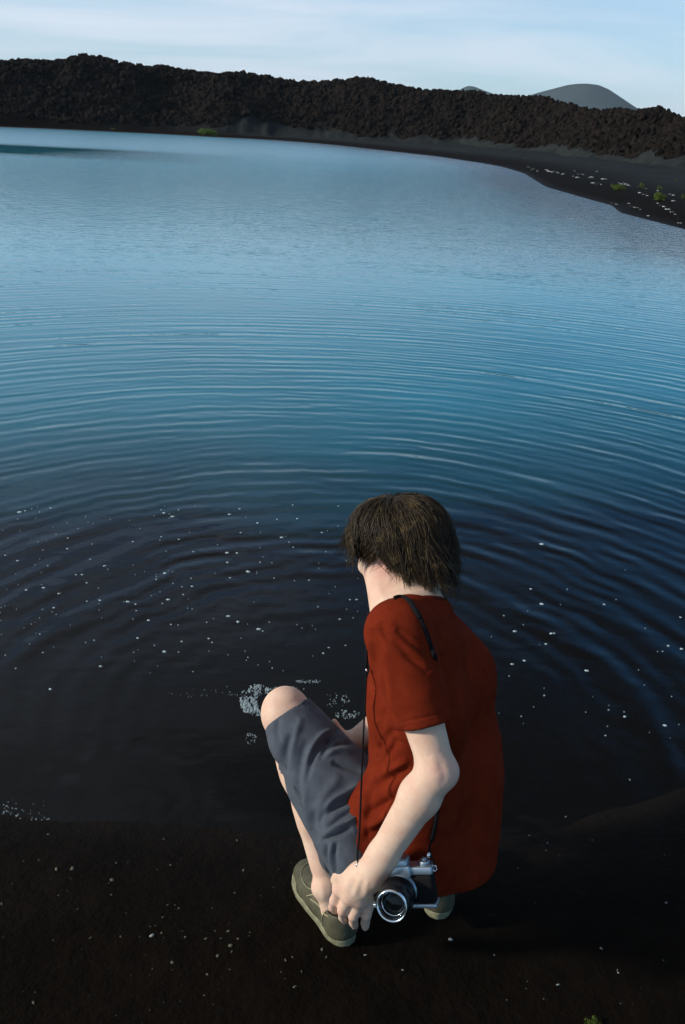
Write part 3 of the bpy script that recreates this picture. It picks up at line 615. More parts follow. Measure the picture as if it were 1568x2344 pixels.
shrub(1175, 327, 30, 12, 'isolated yellow-green bush at the foot of the lava on the right', None, 900, zz=0.9)
shrub(478, 309, 56, 16, 'long green bush at the waterline below the middle of the ridge', None, 1600, zz=0.18)
shrub(258, 297, 16, 6, 'small dull green tuft at the waterline under the left ridge', None, 400, zz=0.18)
shrub(1356, 2350, 46, 22, 'mossy green tuft on the near sand at the bottom edge', None, 500)
# ------------------------------------------------------------------ the person
def A3(*p): return np.array(p, float)
Ls = W(911, 1450, 1.655); Le = W(1000, 1760, 1.60); Lw = W(850, 2000, 1.685)
Lk = W(653, 1628, 1.95); La = W(751, 2028, 1.895); Lh = W(893, 1915, 1.84)
u_lat = nrm(A3(.48, .88, -.03)); u_sh = nrm(A3(.27, .80, -.58))
Rh = Lh+u_lat*0.20
hipL = W(945, 1935, 1.845); hipR = hipL+u_lat*0.19
waL = W(955, 1800, 1.81); waR = waL+nrm(A3(.50, .86, -.02))*0.17
chL = W(958, 1620, 1.775); chR = chL+nrm(A3(.42, .88, -.16))*0.175
upL = W(945, 1490, 1.765); upR = upL+nrm(A3(.30, .84, -.46))*0.185
nkb = W(955, 1398, 1.81); nkt = W(917, 1300, 1.86)
Rs = Ls+u_sh*0.31
Rw = W(801, 1707, 1.99); Re = W(985, 1573, 1.95)
Rk = A3(.235, 1.72, .47); Ra = W(1010, 2030, 1.90); Ra = A3(Ra[0], 1.40, .19)
gz = lambda p: zg(p[0], p[1])
print('joints', {k: np.round(v, 3).tolist() for k, v in dict(Ls=Ls, Le=Le, Lw=Lw, Lk=Lk, La=La, Lh=Lh, Rs=Rs, Re=Re, Rw=Rw, hipR=hipR, nkb=nkb, upR=upR).items()})
print('upper arm', np.linalg.norm(Ls-Le), 'fore', np.linalg.norm(Le-Lw), 'thigh', np.linalg.norm(Lh-Lk), 'shin', np.linalg.norm(Lk-La), 'g', gz(La))
# head frame
th, pt = R(57), R(22)
hf = A3(-math.sin(th)*math.cos(pt), math.cos(th)*math.cos(pt), -math.sin(pt)); hr = nrm(np.cross(hf, (0, 0, 1))); hu = np.cross(hr, hf)
ro_ = R(-4); hr, hu = hr*math.cos(ro_)+hu*math.sin(ro_), hu*math.cos(ro_)-hr*math.sin(ro_)
HC = W(914, 1250, 1.90)
H = lambda r, f, u: HC+hr*r+hf*f+hu*u
HM = np.stack([hr, hf, hu])

person = thing('person', (0.03, 1.38, zg(0.03, 1.38)), 'crouching person in rust red t-shirt and grey shorts, one hand on the shoe', 'person')

# ---- body: one continuous surface
lo = np.minimum.reduce([Ls, Le, Lw, Lk, La, Rk, Ra, HC])-A3(.16, .16, .16); hi = np.maximum.reduce([Ls, Rs, Le, Lk, Rk, hipR, HC])+A3(.17, .16, .17)
B = Field(lo, hi, 0.0032)
# head
B.ell(H(0, -.012, .022), (.074, .095, .086), HM, k=.01)
B.ell(H(0, .025, -.045), (.058, .066, .062), HM, k=.03)
B.cone(H(-.034, .0, -.065), H(-.010, .062, -.098), .024, .018, k=.03); B.cone(H(.034, .0, -.065), H(.010, .062, -.098), .024, .018, k=.03)
B.ell(H(0, .070, -.098), (.020, .016, .015), HM, k=.02)
B.ell(H(0, .078, .012), (.05, .018, .03), HM, k=.03)
B.cone(H(0, .088, .005), H(0, .108, -.032), .007, .0105, k=.012)
B.cone(H(-.009, .098, -.036), H(.009, .098, -.036), .0075, .0075, k=.008)
for s in (-1, 1):
    B.ell(H(s*.031, .090, .0), (.016, .014, .011), HM, k=.012, sub=True)
    B.ell(H(s*.031, .079, .0), (.0125, .0125, .011), HM, k=.004)
    B.ell(H(s*.045, .070, -.03), (.02, .02, .018), HM, k=.02)
    B.ell(H(s*.075, -.004, -.012), (.009, .017, .030), HM, k=.006); B.ell(H(s*.083, .000, -.010), (.006, .009, .017), HM, k=.004, sub=True)
B.cone(H(-.018, .086, -.064), H(.018, .086, -.064), .007, .007, k=.006); B.cone(H(-.016, .085, -.072), H(.016, .085, -.072), .0075, .0075, k=.005)
B.cone(H(-.02, .099, -.068), H(.02, .099, -.068), .0025, .0025, k=.004, sub=True)
# neck
B.cone(H(0, -.020, -.05), nkb+A3(0, 0, -.02), .054, .060, k=.035)
B.cone(H(0, .03, -.06), W(898, 1400, 1.82), .042, .046, k=.03); B.cone(W(854, 1296, 1.88), W(887, 1392, 1.85), .024, .032, k=.03)
# torso
ra, rb_, rc, rd = .105, .095, .098, .088
for P1, P2, a, b in ((hipL, waL, ra, rb_), (waL, chL, rb_, rc), (chL, upL, rc, rd), (hipR, waR, ra, rb_), (waR, chR, rb_, rc), (chR, upR, rc, rd)):
    B.cone(P1, P2, a-.012, b-.012, k=.04)
B.cone(hipL, hipR, .10, .10, k=.04); B.cone(waL, waR, .08, .08, k=.04); B.cone(chL, chR, .085, .085, k=.04); B.cone(upL, upR, .075, .075, k=.04)
B.cone(nkb+A3(0, 0, -.02), Ls, .055, .052, k=.04); B.cone(nkb+A3(0, 0, -.02), Rs, .055, .052, k=.04)
# left arm
B.cone(Ls, Ls*.5+Le*.5, .050, .0425, k=.025); B.cone(Ls*.5+Le*.5, Le, .0425, .0345, k=.03)
vF = nrm(Lw-Le); B.ell(Le+A3(.008, -.004, -.004), (.029, .029, .030), k=.02)
B.cone(Le+vF*.01, Le+vF*.07, .0355, .0385, k=.022); B.cone(Le+vF*.07, Lw-vF*.03, .0385, .0285, k=.02); B.cone(Lw-vF*.05, Lw, .0285, .0275, k=.02); B.ell(Le+W(1028,1770,1.60)-W(1006,1764,1.60), (.014,.014,.014), k=.02)
# left hand, closing on the shoe collar
mcp = [W(778, 2034, 1.735), W(800, 2050, 1.718), W(826, 2058, 1.718), W(850, 2054, 1.735)]
pip = [W(766, 2062, 1.757), W(784, 2084, 1.742), W(809, 2096, 1.74), W(838, 2094, 1.745)]
dip = [W(762, 2076, 1.785), W(785, 2099, 1.785), W(809, 2111, 1.782), W(836, 2112, 1.780)]
tip = [W(767, 2084, 1.806), W(789, 2106, 1.805), W(812, 2118, 1.803), W(836, 2121, 1.80)]
for i in range(4):
    B.cone(Lw, mcp[i], .0245, .0145, k=.016)
    B.ell(mcp[i], (.0142, .0142, .0142), k=.008)
    B.cone(mcp[i], pip[i], .0125, .0112, k=.007); B.cone(pip[i], dip[i], .0112, .0098, k=.003); B.cone(dip[i], tip[i], .0097, .0088, k=.003)
B.cone(W(822, 2008, 1.705), W(812, 2045, 1.725), .024, .020, k=.015)
th0, th1, th2, th3 = W(822, 1998, 1.71), W(780, 2002, 1.735), W(770, 2014, 1.768), W(770, 2030, 1.795)
B.cone(Lw, th0, .024, .021, k=.01); B.cone(th0, th1, .0200, .0170, k=.015); B.cone(th1, th2, .0150, .0125, k=.006); B.cone(th2, th3, .0110, .0095, k=.004)
# right arm
B.cone(Rs, Re, .05, .04, k=.03); vR = nrm(Rw-Re); B.cone(Re, Re+vR*.09, .039, .040, k=.03); B.cone(Re+vR*.09, Rw, .040, .026, k=.03)
RH = W(772, 1738, 2.02); vH = nrm(RH-Rw); side = nrm(np.cross(vH, A3(0, -.4, 1)))
B.cone(Rw, RH, .026, .022, k=.02)
for i in range(4):
    o_ = side*(.030-.020*i); m_ = RH+vH*(.030-.004*abs(i-1))+o_; p_ = m_+vH*.034+A3(0, .006, -.016); t_ = p_+vH*.012+A3(0, .004, -.034)
    B.cone(Rw, m_, .018, .012, k=.014); B.cone(m_, p_, .0105, .0095, k=.004); B.cone(p_, t_, .0092, .0078, k=.003)
B.cone(Rw+vH*.012, W(791, 1688, 1.99), .018, .0135, k=.012); B.cone(W(791, 1688, 1.99), W(778, 1674, 1.99), .0115, .0100, k=.004); B.cone(W(778, 1674, 1.99), W(765, 1651, 1.99), .0098, .0068, k=.004)
# legs
B.cone(Lh, Lk, .062, .046, k=.02); B.ell(Lk+A3(0, .002, .002), (.053, .056, .054), k=.02)
vS = nrm(La-Lk); bk = nrm(np.cross(vS, np.cross(A3(.3, -1, 0), vS)))
B.cone(Lk+vS*.02, Lk+vS*.14+bk*.008, .049, .046, k=.03); B.cone(Lk+vS*.12+bk*.026, Lk+vS*.25+bk*.016, .040, .032, k=.03)
B.cone(Lk+vS*.02, La-vS*.05, .038, .023, k=.02); B.cone(Lk+vS*.22, La, .031, .0255, k=.02); B.ell(La+A3(-.016, -.006, .0), (.022, .022, .022), k=.015); B.ell(La+A3(.02, .01, .0), (.020, .020, .020), k=.015)
SH0 = G(798, 2164, 0.075); SH1 = G(694, 1962, 0.075); fdir = nrm(A3(SH1[0]-SH0[0], SH1[1]-SH0[1], 0)); SHL = 0.285
heelc = A3(La[0], La[1], 0)-fdir*0.045
# foot within the shoe
sz = gz(La)
fb = A3(La[0], La[1], sz+.055)
B.cone(La, fb-fdir*.026+A3(0, 0, -.008), .029, .022, k=.015); B.cone(La, fb+fdir*.045+A3(0, 0, -.010), .026, .020, k=.015); B.cone(fb+fdir*.04+A3(0, 0, -.02), fb+fdir*.11+A3(0, 0, -.030), .015, .010, k=.01)
B.cone(hipR, Rk, .075, .052, k=.03); B.ell(Rk, (.053, .055, .054), k=.02)
vT = nrm(Ra-Rk); B.cone(Rk, Ra, .046, .030, k=.02); B.cone(Rk+vT*.1, Rk+vT*.24, .048, .038, k=.03)
B.cone(Ra, A3(Ra[0]-.01, Ra[1]+.12, .085), .032, .028, k=.02); B.cone(Ra, Ra+A3(.004, -.025, -.035), .03, .026, k=.02)
Vb, Fb = B.mesh(1)
Vb = folds(Vb, Fb, [([(812, 2010), (800, 2050)], 5, -.0012), ([(832, 2012), (822, 2056)], 5, -.0012), ([(805, 2000), (787, 2040)], 5, .0010), ([(824, 2010), (811, 2052)], 4, .0010), ([(843, 2012), (836, 2056)], 4, .0010),
    ([(1000, 1745), (1018, 1775), (1008, 1800)], 10, -.0020), ([(985, 1730), (1003, 1762)], 9, .0015), ([(890, 1330), (940, 1322), (985, 1338)], 8, -.0012), ([(862, 1330), (880, 1382)], 9, .0018), ([(735, 2020), (742, 2062)], 7, .0015), ([(628, 1600), (660, 1612), (690, 1600)], 10, -.0015)])
body = mesh_obj('body', Vb, Fb, M['skin'], person)
fla = np.zeros(len(Vb))
for c, r_, a_ in [(Le+W(1016, 1770, 1.58)-W(1004, 1762, 1.60), .030, .55), (Lk, .045, .25), (H(-.08, 0, -.03), .03, .8), (W(852, 1312, 1.87), .02, .5)]+[(p, .013, .55) for p in mcp+pip]+[(p, .012, .6) for p in tip]:
    fla = np.maximum(fla, a_*np.exp(-((Vb-c)**2).sum(1)/r_**2))
at_ = body.data.attributes.new('flush', 'FLOAT', 'POINT'); at_.data.foreach_set('value', fla.astype(np.float32))
bvh_body = BVHTree.FromPolygons(Vb.tolist(), Fb.tolist())

def keep_out(V, F):                  # cloth never sinks into the skin it covers
    i = np.clip(np.round((V-B.lo)/B.h).astype(int), 0, B.n-1); f = B.F[i[:, 0], i[:, 1], i[:, 2]]; N = normals(V, F)
    p = np.where((f < .0035) & (f > -.03), .0035-f, 0); view = V-EYE; p = p*((N*view).sum(1) < 0)*(np.linalg.norm(V-W(812, 2020, 1.73), axis=1) > .075)*(np.linalg.norm(V-nkb, axis=1) > .10)*(np.linalg.norm(V-Lk, axis=1) > .125)
    return V+N*p[:, None]
# ---- shirt
S = Field(lo, hi, 0.0034)
for P1, P2, a, b in ((hipL, waL, ra+.006, rb_+.002), (waL, chL, rb_, rc), (chL, upL, rc, rd), (hipR, waR, ra+.008, rb_+.014), (waR, chR, rb_+.014, rc+.010), (chR, upR, rc+.006, rd-.006)):
    S.cone(P1, P2, a, b, k=.035)
S.cone(hipL, hipR, .105, .108, k=.04); S.cone(waL, waR, .095, .10, k=.04); S.cone(chL, chR, .095, .098, k=.04); S.cone(upL, upR, .082, .082, k=.04)
belly = W(850, 1848, 1.80); S.cone(belly, belly+u_lat*.12, .050, .05, k=.04); S.cone(W(1030, 1950, 1.90), W(1040, 1780, 1.89), .108, .112, k=.03); S.cone(belly, W(826, 1960, 1.765), .046, .050, k=.03); S.cone(W(853, 1945, 1.82), W(853, 1945, 1.82)+u_lat*.12, .062, .05, k=.04)
S.cone(W(872, 1560, 1.82), W(885, 1700, 1.85), .022, .035, k=.04)
S.cone(nkb+A3(-.0, 0, -.030), Ls+A3(.004, 0, 0), .068, .064, k=.04); S.cone(nkb+A3(0, 0, -.03), Rs, .068, .062, k=.04)
S.cone(nkb+A3(0, 0, -.028), upL*.5+upR*.5, .066, .08, k=.04)
hemc = Ls+(Le-Ls)*.665
uA = nrm(Le-Ls); hemn = nrm(W(968, 1668, 1.66)-W(957, 1610, 1.66)+uA*.02)
S.cone(Ls+A3(0, 0, .0), Ls+(Le-Ls)*.45, .064, .059, k=.03, cut=None)
S.cone(Ls+(Le-Ls)*.3, Ls+(Le-Ls)*.95, .062, .056, k=.014, cut=[(W(964, 1651, 1.64), hemn)], kc=.004)
S.cone(Ls+(Le-Ls)*.58, Le, .0490, .046, k=.004, sub=True)
S.cone(Rs, Rs+(Re-Rs)*.3, .064, .058, k=.03); S.cone(Rs, Rs+(Re-Rs)*.7, .06, .056, k=.02, cut=[(Rs+(Re-Rs)*.6, Re-Rs)], kc=.004)
S.cone(nkb+(nkt-nkb)*.15, nkt, .062, .075, k=.012, sub=True)
S.halfspace(A3(0, 1.2, .235), A3(.05, .0, -1), .01)
Vs, Fs_ = S.mesh(3)
fl_ = [([(868, 1425), (885, 1455), (925, 1490), (985, 1540)], 10.2, -0.0106), ([(905, 1440), (940, 1470), (985, 1500)], 8.7, -0.0064), ([(880, 1440), (905, 1478), (955, 1505), (985, 1530)], 8.7, 0.0057), ([(900, 1425), (945, 1450), (975, 1470)], 8.7, -0.0043),
    ([(850, 1440), (852, 1500), (858, 1560), (868, 1620)], 8.7, -0.0071), ([(861, 1440), (868, 1510), (880, 1590), (888, 1640)], 10.2, -0.0064), ([(843, 1460), (845, 1520), (852, 1580)], 7.2, 0.0043), ([(875, 1480), (890, 1560), (895, 1620), (915, 1670)], 13.0, 0.0057),
    ([(912, 1690), (895, 1712), (870, 1740), (856, 1770)], 11.6, -0.0100), ([(905, 1668), (880, 1695), (862, 1722)], 10.2, -0.0085), ([(900, 1700), (880, 1725), (860, 1752)], 7.2, 0.0057), ([(938, 1760), (910, 1775), (880, 1788), (850, 1800)], 10.2, -0.0085), ([(935, 1740), (900, 1758), (868, 1775)], 8.7, 0.0071),
    ([(928, 1800), (900, 1830), (865, 1850), (835, 1868)], 11.6, -0.0100), ([(925, 1820), (895, 1850), (860, 1878), (830, 1890)], 10.2, 0.0071), ([(900, 1880), (870, 1900), (835, 1912)], 10.2, -0.0071), ([(905, 1855), (870, 1880), (840, 1895)], 8.7, 0.0057),
    ([(840, 1525), (845, 1560), (858, 1600), (862, 1650)], 8.7, -0.0085), ([(860, 1790), (848, 1830), (842, 1880), (838, 1930)], 11.6, -0.0057), ([(880, 1620), (870, 1660), (868, 1700)], 11.6, -0.0057),
    ([(806, 1912), (800, 1945), (806, 1985)], 8.7, -0.0071), ([(820, 1905), (815, 1950), (820, 1990)], 8.7, 0.0057), ([(1035, 1398), (1055, 1415), (1075, 1432)], 11.6, -0.0100), ([(1010, 1380), (1050, 1395), (1080, 1420)], 11.6, 0.0043),
    ([(1060, 1500), (1085, 1600), (1090, 1720)], 23.2, -0.0043), ([(1040, 1620), (1060, 1720), (1100, 1800)], 20.3, 0.0043), ([(1100, 1750), (1080, 1850), (1090, 1980)], 20.3, -0.0057), ([(1010, 1420), (1030, 1500), (1035, 1600)], 18.8, -0.0043), ([(918, 1655), (960, 1645), (1018, 1634)], 4.3, -0.0023)]
Vs = folds(Vs, Fs_, fl_)
wr = 0.0022*fbm(Vs[:, 0]*24+Vs[:, 1]*9, Vs[:, 2]*17-Vs[:, 1]*12, 3, 3)
Vs = Vs+normals(Vs, Fs_)*wr[:, None]
Vs = keep_out(Vs, Fs_)
shirt = mesh_obj('shirt', Vs, Fs_, M['shirt'], person); shirt['label'] = 'rust red cotton t-shirt pulled into creases at the armpit and waist'
bvh = BVHTree.FromPolygons(Vs.tolist(), Fs_.tolist())
def on(px, py, off=.004, tree=None, fb=1.75):
    r = nrm(ray(px, py)); h = (tree or bvh).ray_cast(Vector(EYE), Vector(r))
    if h[0] is None: return W(px, py, fb)
    return np.array(h[0])-r*off
# ribbed collar
cb = MB(); axn = nrm(nkt-nkb); cc = nkb+axn*.012; a1 = nrm(np.cross(axn, (0, 0, 1))); a2 = np.cross(axn, a1); rg_ = []
for k in range(49):
    an = 2*math.pi*k/48; d_ = a1*math.cos(an)+a2*math.sin(an); p0 = cc+axn*.07
    h = bvh.ray_cast(Vector(cc+d_*.060+axn*.08), Vector(-axn)); q = np.array(h[0]) if h[0] is not None and h[3] < .13 else cc+d_*.062
    rg_.append(q+axn*.0035)
rg_ = [sum(rg_[(k+j) % 48] for j in (-3, -2, -1, 0, 1, 2, 3))/7 for k in range(49)]
cb.tube(rg_, .0066, 8); cb.build('collar', M['collar'], shirt)
sm = MB(); sm.tube([on(x, y, .0005) for x, y in ((918, 1662), (940, 1656), (965, 1650), (990, 1645), (1012, 1640))], .0008, 5); sm.build('hem_seam', M['collar'], shirt)

# ---- shorts
T = Field(lo, hi, 0.0034)
T.cone(hipL, hipR, .100, .100, k=.03)
kx = nrm(Lk-Lh); hemp = W(660, 1632, 1.945); hn = nrm(kx*1.0+A3(0, 0, .10))
cuts = [(hemp, hn)]
T.cone(Lh, Lh+(Lk-Lh)*1.0, .086, .062, k=.02, cut=cuts, kc=.004)
lowd = nrm(bk*1.0+A3(0, 0, -.25))
T.cone(Lh+lowd*.01, W(676, 1700, 1.91), .085, .056, k=.04, cut=cuts, kc=.004)
T.cone(W(800, 1960, 1.76), W(722, 1800, 1.86), .052, .062, k=.04); T.cone(W(762, 1965, 1.82), W(790, 1900, 1.78), .026, .045, k=.025)
T.cone(W(772, 2020, 1.84), W(758, 1925, 1.82), .010, .034, k=.02); T.cone(W(745, 1975, 1.85), W(735, 1900, 1.86), .010, .024, k=.02)
T.cone(hemp-kx*.045, Lk+kx*.05, .0560, .0590, k=.005, sub=True)
T.cone(hipR, Rk, .098, .066, k=.02, cut=[(hipR+(Rk-hipR)*.86, Rk-hipR)], kc=.004)
q_ = -(S.F+.006); T.F = np.maximum(T.F, q_); Vt, Ft = T.mesh(2)
fs_ = [([(640, 1640), (632, 1672), (640, 1700)], 6, -0.0054), ([(668, 1680), (655, 1720), (650, 1770)], 9, -0.0088), ([(690, 1640), (672, 1700), (662, 1760)], 8, 0.0054), ([(705, 1690), (688, 1740), (680, 1800), (690, 1850)], 9, -0.0081),
    ([(800, 1640), (775, 1665), (750, 1700), (735, 1740)], 8, -0.0121), ([(790, 1690), (760, 1685), (738, 1700), (715, 1735), (700, 1790)], 7, -0.0115), ([(775, 1670), (740, 1680), (715, 1710), (700, 1750)], 6, 0.0068),
    ([(815, 1700), (780, 1700), (750, 1712)], 6, -0.0081), ([(810, 1722), (770, 1718), (735, 1735)], 6, 0.0068), ([(830, 1765), (790, 1755), (760, 1745)], 6, -0.0081), ([(740, 1900), (730, 1880), (760, 1850), (810, 1825), (832, 1810)], 8, -0.0121),
    ([(735, 1880), (760, 1835), (800, 1810), (825, 1795)], 7, 0.0095), ([(738, 1915), (765, 1895), (800, 1880), (828, 1862)], 5, 0.0081), ([(745, 1900), (780, 1870), (815, 1850)], 6, -0.0081), ([(735, 1925), (770, 1912), (805, 1895)], 6, -0.0108),
    ([(748, 1930), (745, 1965), (757, 2005)], 5, -0.0081), ([(772, 1925), (764, 1960), (770, 2000)], 6, -0.0081), ([(760, 1925), (756, 1965), (765, 2000)], 4, 0.0054), ([(722, 1850), (715, 1890), (728, 1930)], 8, -0.0081), ([(700, 1800), (698, 1850), (712, 1900)], 8, 0.0054),
    ([(780, 1775), (760, 1800), (738, 1830), (728, 1860)], 12, 0.0054), ([(633, 1648), (662, 1622), (700, 1612), (728, 1624)], 2.6, -0.0022), ([(640, 1760), (670, 1830), (700, 1890)], 7, -0.0041)]
Vt = folds(Vt, Ft, fs_); Vt = Vt+normals(Vt, Ft)*(0.0022*fbm(Vt[:, 0]*20+Vt[:, 2]*14, Vt[:, 1]*22, 13, 3))[:, None]
Vt = keep_out(Vt, Ft)
shorts = mesh_obj('shorts', Vt, Ft, M['shorts'], person); shorts['label'] = 'slate grey knee-length cotton shorts bunched behind the bent knee'
bvt = BVHTree.FromPolygons(Vt.tolist(), Ft.tolist())
sm = MB(); sm.tube(bez([on(x, y, .0004, bvt, 1.8) for x, y in ((640, 1700), (652, 1750), (672, 1800), (692, 1850), (712, 1900))], 4), .0008, 5); sm.build('side_seam', M['shorts'], shorts)

# ---- hair: a close cap under several thousand separate strands
hmm = bpy.data.materials.new('brown_hair'); hmm.use_nodes = True; n, l = hmm.node_tree.nodes, hmm.node_tree.links; b = n['Principled BSDF']
tc = n.new('ShaderNodeTexCoord'); ge = n.new('ShaderNodeNewGeometry'); c0 = MIX(ge.outputs['Random Per Island'], (0.010, 0.0058, 0.0026), (0.050, 0.031, 0.0125))
c0 = MIX(MR(NZ(38, 3).outputs['Fac'], .54, .72, 0, .8), c0, (0.120, 0.085, 0.034)); l.new(c0, b.inputs['Base Color']); b.inputs['Roughness'].default_value = .5; b.inputs['Specular IOR Level'].default_value = .3
pole = nrm(hu+hf*.06); e1 = nrm(hf-pole*(hf@pole)); e2 = np.cross(pole, e1)        # e1 towards the face, e2 to the left ear
SC = H(0, -.014, .020); rad = A3(.072, .092, .084)
def scalp(t, p, off):
    d = pole*math.cos(t)+(e1*math.cos(p)+e2*math.sin(p))*math.sin(t)
    q = A3(d@hr, d@hf, d@hu); r_ = 1/math.sqrt(((q/rad)**2).sum()); return SC+d*(r_+off), d
def tmax(p):                         # how far down the hair reaches, by direction round the head
    c = math.cos(p)                  # 1 front, -1 nape
    return np.interp(c, [-1, -.6, -.1, .35, .8, 1], [2.26, 2.22, 2.00, 1.72, 1.60, 1.50])
def lift(t, p):                      # bulk of the hair over the scalp
    f = t/tmax(p); return .007+.015*math.sin(min(f, 1)*2.2)+(.010 if math.cos(p) > .5 else 0)*f
hb = MB(); nt, npp = 16, 40; vs = []
for i in range(nt+1):
    for j in range(npp):
        p = 2*math.pi*j/npp; t = (0.02+0.98*i/nt)*tmax(p)*.97; q, d = scalp(t, p, lift(t, p)*(.62 if i < nt else .1)); vs.append(q)
fc = [(i*npp+j, (i+1)*npp+j, (i+1)*npp+(j+1) % npp, i*npp+(j+1) % npp) for i in range(nt) for j in range(npp)]+[tuple(range(npp))]
hb.add(vs, fc)
rg = np.random.RandomState(21); NS = 13000
clumps = [(rg.rand()*2*math.pi, rg.rand()*.8, rg.normal()*.22, rg.rand()) for _ in range(80)]
cph = np.array([c[0] for c in clumps])
strv, strf = [], []
for i in range(NS):
    p0 = rg.rand()*2*math.pi; d_ = np.abs((cph-p0+math.pi) % (2*math.pi)-math.pi); cs = np.argsort(d_)[:4]; c = clumps[cs[rg.randint(4)]]
    tm = tmax(p0); t0 = tm*(rg.rand()**.8)*.80; t1 = min(t0+tm*(.35+.5*rg.rand()), tm*(1.0+.05*rg.normal()+.22*c[2]))
    if t1 < t0+.2: t1 = t0+.2
    out_ = rg.rand()**1.6*.9+.12; m_ = 9; pc = c[0]; wv = rg.normal()*.05; nape = max(0, math.cos(p0-math.pi+0.45))**3
    flick = (.020+.042*rg.rand())*nape+(.004*rg.rand()+(.030 if c[3] > .72 else .008)*c[3]*rg.rand())*(1-nape); tw = rg.rand()*6; th_ = .00042+.00045*rg.rand(); pts = []
    for k in range(m_):
        s = k/(m_-1); t = t0+(t1-t0)*s
        dp_ = (pc-p0+math.pi) % (2*math.pi)-math.pi
        p = p0+dp_*.55*s**1.3*(1 if abs(dp_) < .5 else 0)+c[2]*s*.7+wv*math.sin(s*4+tw)+.10*math.sin(s*5.5+c[3]*20+c[0]*3)*s
        endf = max(0, (t/tm-.72)/.28)
        o_ = lift(min(t, tm), p0)*(.50+.50*out_+.60*c[3])*min(1, .35+s*3)+flick*endf**1.5+.004*math.sin(s*5+c[3]*9)*c[3]
        if rg.rand() < .0: pass
        q, dd = scalp(t, p, o_); pts.append(q)
    if rg.rand() < .05:               # loose flyaways
        e = rg.normal(size=3)*.011; pts = [q+e*(k/m_)**2 for k, q in enumerate(pts)]
    P_ = np.array(pts); tn = np.gradient(P_, axis=0); tn /= np.linalg.norm(tn, axis=1)[:, None]+1e-9; dd = P_-SC; dd /= np.linalg.norm(dd, axis=1)[:, None]
    sd = np.cross(tn, dd); sd /= np.linalg.norm(sd, axis=1)[:, None]+1e-9
    w_ = th_*np.array([.7]+[1.0]*(m_-3)+[.6, .15]); ring = np.stack([P_-sd*w_[:, None]*1.3, P_+dd*w_[:, None], P_+sd*w_[:, None]*1.3], 1)
    b0 = len(strv)*m_*3; strv.append(ring.reshape(-1, 3))
    strf += [(b0+k*3+a, b0+k*3+(a+1) % 3, b0+(k+1)*3+(a+1) % 3, b0+(k+1)*3+a) for k in range(m_-1) for a in range(3)]
SV = np.vstack(strv); off = len(hb.v)
allv = np.vstack([np.array(hb.v), SV]); allf = list(hb.f)+[tuple(i+off for i in f) for f in strf]
hair = mesh_obj('hair', allv, allf, hmm, person); hair['label'] = 'shaggy dark brown hair falling over the ears and nape'
# glasses: thin wire frame, only a rim shows past the cheek
gm_ = MB()
for s in (-1, 1):
    c = H(s*.034, .112, -.004); gm_.tube([c+hr*math.cos(a)*.025+hu*math.sin(a)*.021 for a in np.linspace(0, 2*math.pi, 33)], .0009, 6)
    gm_.tube([H(s*.059, .110, .004), H(s*.074, .085, .006), H(s*.080, .0, .006), H(s*.078, -.012, -.010)], .0009, 6)
gm_.tube([H(-.010, .114, .002), H(0, .118, .006), H(.010, .114, .002)], .0009, 6)
gl_ = gm_.build('glasses', M['blackmetal'], person); gl_['label'] = 'thin wire-rimmed round glasses'

